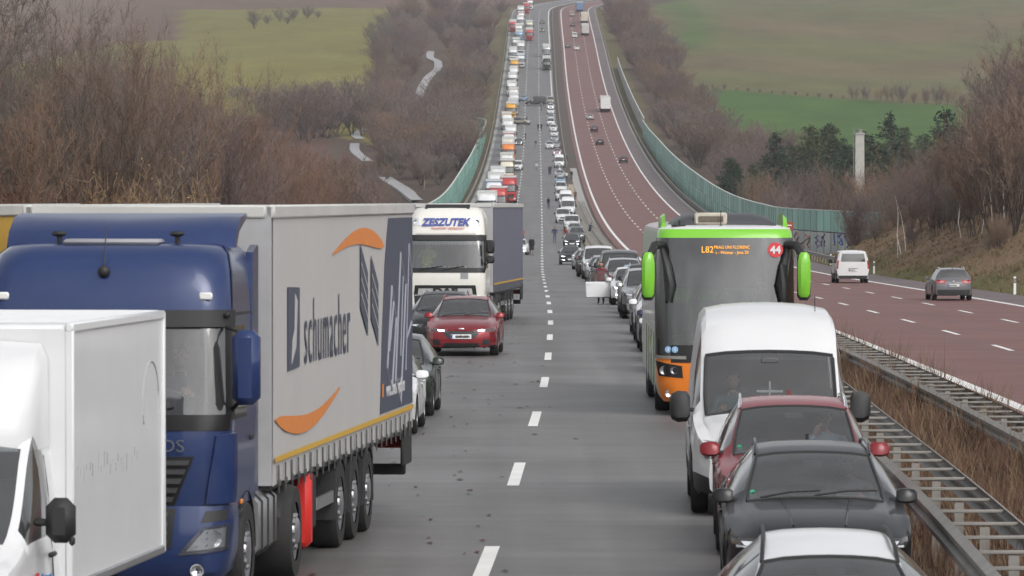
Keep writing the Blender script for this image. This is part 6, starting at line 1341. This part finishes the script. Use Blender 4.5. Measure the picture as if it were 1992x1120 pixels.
def bare_meshes(seed, h, style, ntw, tl, tw, leaves=0, up=.35):
    r = random.Random(seed); g = np.random.default_rng(seed); seg = skeleton(r, h, style); m = MB()
    for p0, p1, r0, r1, lv in seg:
        if (lv <= 2 if style != 'birch' else lv == 0): m.tube([p0, p1], [r0, max(r1, .004)], 5 if lv == 0 else 3, cap=False)
    trunk = m.mesh('trunk', [BARKM])
    s2 = [s for s in seg if s[4] >= 1]; A = np.array([s[0] for s in s2]); B = np.array([s[1] for s in s2]); k = g.integers(0, len(s2), ntw); t = g.random(ntw)[:, None]
    o = A[k]*(1-t)+B[k]*t; d_ = (B[k]-A[k]); d_ /= np.linalg.norm(d_, axis=1, keepdims=True)+1e-9
    d1 = d_*.6 + g.normal(0, .5, (ntw, 3)) + np.array([0, 0, up]); d1 /= np.linalg.norm(d1, axis=1, keepdims=True); d2 = d1 + g.normal(0, .3, (ntw, 3)) + np.array([0, 0, up*.5]); d2 /= np.linalg.norm(d2, axis=1, keepdims=True)
    ln = tl*g.uniform(.4, 1.2, (ntw, 1)); sd = np.cross(d1, g.normal(0, 1, (ntw, 3))); sd /= np.linalg.norm(sd, axis=1, keepdims=True)+1e-9; w = tw*g.uniform(.6, 1.3, (ntw, 1))
    a = o; b = o+d1*ln*.5; c_ = b+d2*ln*.5
    V = np.stack([a-sd*w/2, a+sd*w/2, b-sd*w*.35, b+sd*w*.35, c_-sd*w*.12, c_+sd*w*.12], 1).reshape(-1, 3); i_ = np.arange(ntw)[:, None]*6; Fq = np.concatenate([i_+np.array([[0,1,3,2]]), i_+np.array([[2,3,5,4]])])
    crown = raw('crown', V, Fq, TWIG['brown'], 'mesh'); lf = None
    if leaves:
        q = g.integers(0, ntw, leaves); zc = c_[q]; keep = g.random(leaves) < np.clip(zc[:, 2]/h*1.4-.2, .05, 1); zc = zc[keep]; n_ = len(zc); u = g.normal(0, 1, (n_, 3)); u /= np.linalg.norm(u, axis=1, keepdims=True); v_ = np.cross(u, g.normal(0, 1, (n_, 3))); v_ /= np.linalg.norm(v_, axis=1, keepdims=True); s_ = g.uniform(.045, .085, (n_, 1))*(1 if h > 5 else .55)
        VL_ = np.stack([zc-u*s_, zc+v_*s_*.5, zc+u*s_, zc-v_*s_*.5], 1).reshape(-1, 3); lf = raw('leaves', VL_, np.arange(n_*4).reshape(-1, 4), LEAFR, 'mesh')
    crown['H'] = float(np.percentile(V[:, 2], 99)); return trunk, crown, lf
def conifer_meshes(seed, h, dens=1500):
    g = np.random.default_rng(seed); m = MB().tube([(0, 0, 0), (.1, 0, h*.5), (0, 0, h)], [h*.014, h*.009, .02], 6); V = []
    nb = 70; tz_ = np.sort(g.random(nb))
    for k in range(nb):
        z = h*(.22+.78*tz_[k]); rl = (h*.24*(1-tz_[k])**.75+.35)*g.uniform(.6, 1.15); a = g.uniform(0, 2*math.pi); n_ = int(dens/nb*(rl/(h*.18)+.4))
        tt = g.random(n_)**.6; px_ = rl*tt; b = np.stack([px_*math.cos(a), px_*math.sin(a), z - px_*.12 + .1*g.normal(0, 1, n_)], 1) + g.normal(0, .16, (n_, 3))
        u = g.normal(0, 1, (n_, 3)) + np.array([math.cos(a), math.sin(a), .4]); u /= np.linalg.norm(u, axis=1, keepdims=True); v_ = np.cross(u, g.normal(0, 1, (n_, 3))); v_ /= np.linalg.norm(v_, axis=1, keepdims=True); s_ = g.uniform(.16, .36, (n_, 1))
        V.append(np.stack([b-u*s_*.3, b+v_*s_*.35, b+u*s_, b-v_*s_*.35], 1))
        m.tube([(0, 0, z), (rl*.8*math.cos(a), rl*.8*math.sin(a), z-rl*.1)], [.05, .015], 3, cap=False)
    V = np.concatenate(V).reshape(-1, 3); cr = raw('crown', V, np.arange(len(V)).reshape(-1, 4), NEED, 'mesh'); cr['H'] = h; return m.mesh('trunk', [BARKM]), cr, None
NEAR = [bare_meshes(11+k, 9.5, 'shrub', 15000, .75, .016, 1600 if k == 2 else (200 if k == 0 else 0), up=.5) for k in range(4)]
MID = [bare_meshes(31+k, 7.0, 'shrub', 5200, .8, .030, up=.45) for k in range(3)]
FARM = [bare_meshes(51+k, 11.0, 'round', 6000, 1.15, .06, up=.3) for k in range(5)]; TALLT = bare_meshes(61, 12.0, 'tree', 7000, 1.0, .03, up=.3)
BIR = [bare_meshes(71+k, 12.0, 'birch', 3600, .9, .022, up=.1) for k in range(3)]
CON = [conifer_meshes(91+k, 12.0) for k in range(3)]
LOWB = [bare_meshes(111+k, 2.6, 'shrub', 2600, .45, .016, 900 if k else 0, up=.3) for k in range(2)]
vr = random.Random(5)
def plant(name, M, X, Z, s, twig, label, cat, group, barkm=None, leafm=None, sink=.15, sz=None):
    nm = {v: k for k, v in TWIG.items()}.get(twig)
    if nm and group and 'low tan' not in label and 'bare ' in label:
        label = label.replace('violet-brown ', '').replace('reddish ', '').replace('bare ', 'bare %s ' % {'brown': 'dark brown', 'violet': 'violet-grey', 'rust': 'rust-brown', 'grey': 'grey', 'tan': 'tan', 'red': 'reddish'}[nm], 1)
    elif twig is NEED2: label = label.replace('dark evergreen', 'olive evergreen')
    r = thing(name, label, cat, group); tr, cr, lf = M; s = s/cr['H']; sz = sz and sz/cr['H'];   # s is the height in metres
    a = link('trunk', tr, r); b = link('crown', cr, r)
    if barkm: a.material_slots[0].link = 'OBJECT'; a.material_slots[0].material = barkm
    if twig: b.material_slots[0].link = 'OBJECT'; b.material_slots[0].material = twig
    if lf and leafm is not False:
        c_ = link('leaves', lf, r)
        if leafm: c_.material_slots[0].link = 'OBJECT'; c_.material_slots[0].material = leafm
    r.matrix_world = Matrix.Translation((X, Z, tz(X, Z)-sink)) @ Matrix.Rotation(vr.uniform(0, 6.28), 4, 'Z') @ Matrix.Diagonal((s, s, (sz or s), 1)); return r
# left bank, beside the near lorries: a thicket receding along the road
htop = lin([(0, 5), (80, 90), (200, 55), (300, 75), (390, 130), (440, 215), (560, 290), (700, 338), (800, 378)])
for k in range(54):
    Z = 150 + 330*(k/53)**1.15 + vr.uniform(-6, 6); row = k % 3; X = XR(Z)-14.2-row*3.2-vr.uniform(0, 2.2); px = CX+F*X/Z
    if px < -160: X += 4; px = CX+F*X/Z
    top = HC + (YH-float(htop(px)))*Z/F - tz(X, Z); s = max(2.6, min(13, top))*vr.uniform(.84, 1.04)
    tw = ['brown', 'grey', 'violet', 'brown', 'rust'][vr.randrange(5)] if px < 420 else ['rust', 'red', 'brown', 'rust', 'violet'][vr.randrange(5)]
    plant('bare_shrub', NEAR[vr.randrange(4)] if Z < 330 else MID[vr.randrange(3)], X, Z, s, TWIG[tw], 'tall bare winter shrub in the thicket on the bank beyond the lorries', 'shrub', 'thicket beyond the lorries')
for px, Z, s, M, tw, lf, lab in ((285, 152, 1.0, 1, 'tan', LEAFT, 'low tan bush with dry leaves below the thicket'), (235, 154, .85, 1, 'tan', LEAFT, 'low tan bush with dry leaves below the thicket'), (45, 150, 1.0, 1, 'red', LEAFR, 'low bush with red-brown leaves behind the yellow trailer')):
    X = X_at(px, Z); sc = (HC + (YH-(350 if s < 1 else 340))*Z/F - tz(X, Z)); plant('leafy_bush', LOWB[M], X, Z, sc, TWIG[tw], lab, 'bush', 'low leafy bushes', leafm=lf)
plant('bare_tree', TALLT, X_at(-25, 178), 178, HC+(YH+25)*178/F+1, TWIG['grey'], 'large bare tree standing tallest at the edge of the thicket', 'tree', None)
# left valley and slope woods
def wood(n, pick, label, group, smin=.7, smax=1.1, meshes=FARM, tws=('violet', 'violet', 'brown', 'grey', 'rust'), name='bare_tree', cat='tree', birch=0.0):
    c = 0; tries = 0
    while c < n and tries < n*30:
        tries += 1; q = pick()
        if not q: continue
        X, Z = q; isb = vr.random() < birch
        plant('birch_tree' if isb else name, BIR[vr.randrange(3)] if isb else meshes[vr.randrange(len(meshes))], X, Z, vr.uniform(smin, smax), TWIG[tws[vr.randrange(len(tws))]], label if not isb else 'slender white-stemmed birch %s' % group, cat, group if not isb else 'birches '+group, BIRCH if isb else None); c += 1
def poly_pick(poly, y0=0, y1=400):
    xs_ = [p[0] for p in poly]; ys_ = [p[1] for p in poly]
    def f():
        px, y = vr.uniform(min(xs_), max(xs_)), vr.uniform(min(ys_), max(ys_)); ins = False
        for a, b in zip(poly, poly[1:]+poly[:1]):
            if (a[1] > y) != (b[1] > y) and px < (b[0]-a[0])*(y-a[1])/(b[1]-a[1])+a[0]: ins = not ins
        if not ins: return None
        Z = Zof(y, 700, 2480); X = X_at(px, Z)
        for (tx, ty) in ((832, 140), (818, 170), (852, 118), (845, 100), (782, 350), (695, 262), (690, 285)):
            if abs(px-tx) < 26 and -6 < y-ty < 34: return None
        if XR(Z)-15.5 < X < XA(Z)+14: return None
        return X, Z
    return f
wood(225, poly_pick([(720, 60), (800, 8), (990, 6), (978, 100), (960, 200), (930, 235), (900, 330), (840, 360), (740, 330), (700, 250), (735, 130)]), 'bare violet-brown tree in the wood on the slope left of the road', 'in the wood left of the road', 5.5, 9.5, birch=.08)
wood(20, poly_pick([(520, 225), (690, 225), (690, 272), (560, 266)]), 'bare tree in the rounded clump below the olive meadow', 'clump below the meadow', 8, 14, tws=('grey', 'violet', 'brown'))
wood(34, poly_pick([(430, 335), (760, 330), (800, 372), (430, 372)]), 'bare shrub on the valley floor behind the thicket', 'valley floor shrubs', 3, 5.5, meshes=MID, tws=('rust', 'violet', 'brown', 'red'), name='bare_shrub', cat='shrub')
for px, y, s in ((475, 178, 5), (455, 172, 4), (495, 45, 8), (520, 38, 4), (545, 34, 5.5), (570, 32, 5), (598, 28, 5.5), (560, 40, 3.5), (620, 26, 3.5)):
    Z = Zof(y, 700); plant('bare_tree', FARM[vr.randrange(5)], X_at(px, Z), Z, s, TWIG['grey'], 'small bare orchard tree standing in the olive meadow', 'tree', 'orchard trees in the meadow')
# right of the red carriageway
wood(95, poly_pick([(1172, 6), (1250, 4), (1260, 70), (1325, 128), (1300, 160), (1262, 190), (1225, 120), (1190, 60)]), 'bare violet-brown tree in the belt right of the far road', 'in the belt right of the far road', 6.5, 10.5)
wood(75, poly_pick([(1275, 180), (1330, 175), (1400, 250), (1440, 300), (1600, 340), (1600, 372), (1420, 368), (1330, 320), (1285, 262)]), 'bare tree rising behind the teal barrier', 'behind the teal barrier', 6, 9.5, birch=.1)
for k in range(84):
    px = 1425+ (k*37 % 480) + vr.uniform(-10, 10); Z = vr.uniform(700, 1000) ; X = X_at(px, Z); top = HC + (YH-(300 if px < 1500 else 248 - (px-1500)*.05 + 22*math.sin(px*.05)))*Z/F; s = (top-tz(X, Z))*vr.uniform(.72, 1.0)
    plant('pine_tree', CON[vr.randrange(3)], X, Z, max(6, s)*1.25, NEED2 if vr.random() < .3 else NEED, 'dark evergreen pine in the plantation around the chimney', 'tree', 'pine plantation', sz=max(6, s))
for k in range(16):
    px = 1380+k*42+vr.uniform(-12, 12); Z = 640+vr.uniform(-40, 40); X = X_at(px, Z); s = (HC+(YH-(352-vr.uniform(0, 28)))*Z/F - tz(X, Z))
    X = max(X, XA(Z)+17)
    plant('bare_shrub', MID[k % 3], X, Z, s, TWIG[['violet', 'violet', 'brown', 'rust'][k % 4]], 'bare reddish shrub below the pines', 'shrub', 'shrubs below the pines')
# hedge across the field
for k in range(26):
    px = 1340+k*23; y = 165+(px-1330)*.088; Z = Zof(y, 700); plant('hedge_bush', LOWB[0], X_at(px, Z), Z, vr.uniform(1.3, 2.2) if px < 1640 else vr.uniform(3, 6), TWIG[['violet', 'tan', 'brown'][k % 3]], 'low bare hedge bush on the boundary between the green fields', 'bush', 'hedge between the green fields', leafm=False)
# right bank: shrubs, birches, a pine at the frame edge
for k in range(95):
    Z = 300+vr.uniform(0, 190); dr = 6 + 30*vr.random()**1.1; X = XA(Z)+10.4+dr; px = CX+F*X/Z
    if px > 2150 or px < 1600: continue
    top = HC+(YH-(lin([(1560, 400), (1700, 345), (1760, 300), (1850, 260), (1920, 190), (1992, 60), (2200, 20)])(px)+vr.uniform(0, 90)))*Z/F - tz(X, Z); s = min(10, max(2, top))
    plant('bare_shrub', MID[k % 3], X, Z, s, TWIG[['rust', 'violet', 'brown', 'violet', 'grey'][k % 5]], 'bare shrub on top of the right-hand bank', 'shrub', 'shrubs on the right bank')
for k in range(46):
    Z = 290+vr.uniform(0, 170); X = XA(Z)+10.4+4.5+9*vr.random(); px = CX+F*X/Z
    if 1600 < px < 2080: plant('bare_bush', LOWB[0] if k % 3 else MID[k % 3], X, Z, vr.uniform(1.2, 3.2), TWIG[['violet', 'brown', 'rust', 'grey'][k % 4]], 'low bare bush on the brown face of the right-hand bank', 'bush', 'bushes on the face of the right bank', leafm=False)
for px, Z, yt in ((1753, 365, 268), (1762, 368, 285), (1746, 362, 300), (1870, 345, 255), (1930, 335, 240), (1908, 338, 290), (1985, 325, 60), (1955, 330, 170), (2000, 352, 20), (1890, 400, 330), (1815, 420, 240), (1975, 420, 150), (1940, 430, 200)):
    X = X_at(px, Z); s = (HC+(YH-yt)*Z/F-tz(X, Z)); plant('birch_tree', BIR[vr.randrange(3)], X, Z, s, TWIG[['violet', 'rust', 'violet'][vr.randrange(3)]], 'slender white-stemmed birch on the right-hand bank', 'birch', 'birches on the right bank', BIRCH)
X = X_at(2010, 330); plant('pine_tree', CON[1], X, 330, 9, NEED2, 'green pine at the edge of the right-hand bank above the birches', 'tree', None)
# dry grass and weeds: median and banks
def tufts(name, n, fpos, hmin, hmax, mats_, label, cat, w=.012):
    g = np.random.default_rng(hash(name) % 999 if False else len(name)); P0 = np.array([fpos(g) for _ in range(n)]); nb = 6
    P0 = np.repeat(P0, nb, 0) + np.concatenate([g.normal(0, .07, (n*nb, 2)), np.zeros((n*nb, 1))], 1); N = len(P0); hh = g.uniform(hmin, hmax, (N, 1))*(.55+.45*np.sin(P0[:, 1:2]*1.7+P0[:, :1]*2.3))*(.7+.3*np.sin(P0[:, 1:2]*.53)) + .06; dr = g.normal(0, .35, (N, 3)); dr[:, 2] = 1; dr /= np.linalg.norm(dr, axis=1, keepdims=True)
    sd = np.cross(dr, g.normal(0, 1, (N, 3))); sd /= np.linalg.norm(sd, axis=1, keepdims=True); tip = P0+dr*hh+g.normal(0, .08, (N, 3))*hh; ww_ = w*g.uniform(.6, 1.4, (N, 1))*(1+P0[:, 1:2]/150)
    V = np.stack([P0-sd*ww_, P0+sd*ww_, tip], 1).reshape(-1, 3); o = raw(name, V, np.arange(N*3).reshape(-1, 3), mats_, mi=g.integers(0, len(mats_), N)); tag(o, label, cat, kind='stuff')
GR = [mat('straw_grass', (.2, .145, .085), .95, var=.3), mat('weed_brown', (.12, .07, .05), .95, var=.3), mat('weed_red', (.15, .075, .05), .95, var=.3)]; GG = [mat('bank_olive', (.11, .095, .04), .95, var=.3), mat('straw_grass', (.17, .12, .07), .95), mat('bank_tan', (.2, .13, .08), .95)]
def fm(g):
    Z = 36+230*g.random()**1.6; a = XR(Z)+4.45; b = XA(Z)-4.9; t = g.beta(1.2, 1.2); Z += 1.6*math.sin(Z*2.1+t*5); X = a+(b-a)*t; return (X, Z, (zL(Z)+zRt(Z))/2-.08)
tufts('median_weeds', 24000, fm, .15, 1.15, GR, 'dry brown weeds filling the median between the guard rails', 'weeds', .007)
def fbk(g):
    Z = 190+270*g.random(); X = XA(Z)+10.8+26*g.random()**1.3; return (X, Z, tz(X, Z)-.03)
tufts('bank_grass', 12000, fbk, .1, .5, GG, 'dry grass on the right-hand bank', 'grass', .014)
# scattered leaves and grit on the grey carriageway
g = np.random.default_rng(3); n = 1500; Z = 40+330*g.random(n)**1.3; X = XR(Z)-3.9+g.normal(0, 1.9, n); zz = prof(Z)+.012; s = g.uniform(.02, .055, n)*(1+Z/260); a = g.uniform(0, 6.28, n)
V = np.stack([np.stack([X+s*np.cos(a+q)*(.5 if k % 2 else 1), Z+s*np.sin(a+q)*2, zz+.006*(k % 2)], 1) for k, q in enumerate((0, 1.57, 3.14, 4.71))], 1).reshape(-1, 3)
tag(raw('fallen_leaves', V, np.arange(n*4).reshape(-1, 4), [LEAFR, mat('grit_dark', (.04, .035, .03), .9)], mi=g.integers(0, 2, n)), 'scattered brown leaves and grit on the grey lanes', 'leaves', kind='stuff')

# ------------------------------------------------------------------ winter haze
hz = MB().box((0, 1500, 80), (1960, 3500, 220)).build('haze', mat('tmp', (1, 1, 1)), smooth=False); hz.data.materials.clear()
m = bpy.data.materials.new('haze_air'); m.use_nodes = True; nt = m.node_tree; nt.nodes.remove(nt.nodes['Principled BSDF']); pv = nt.nodes.new('ShaderNodeVolumePrincipled'); pv.inputs['Color'].default_value = (.86, .87, .92, 1); pv.inputs['Density'].default_value = .0001; pv.inputs['Anisotropy'].default_value = .1
nt.links.new(pv.outputs[0], nt.nodes['Material Output'].inputs['Volume']); hz.data.materials.append(m); tag(hz, 'thin pale winter haze over the valley', 'haze', kind='stuff'); hz.location = (0, 0, 0)
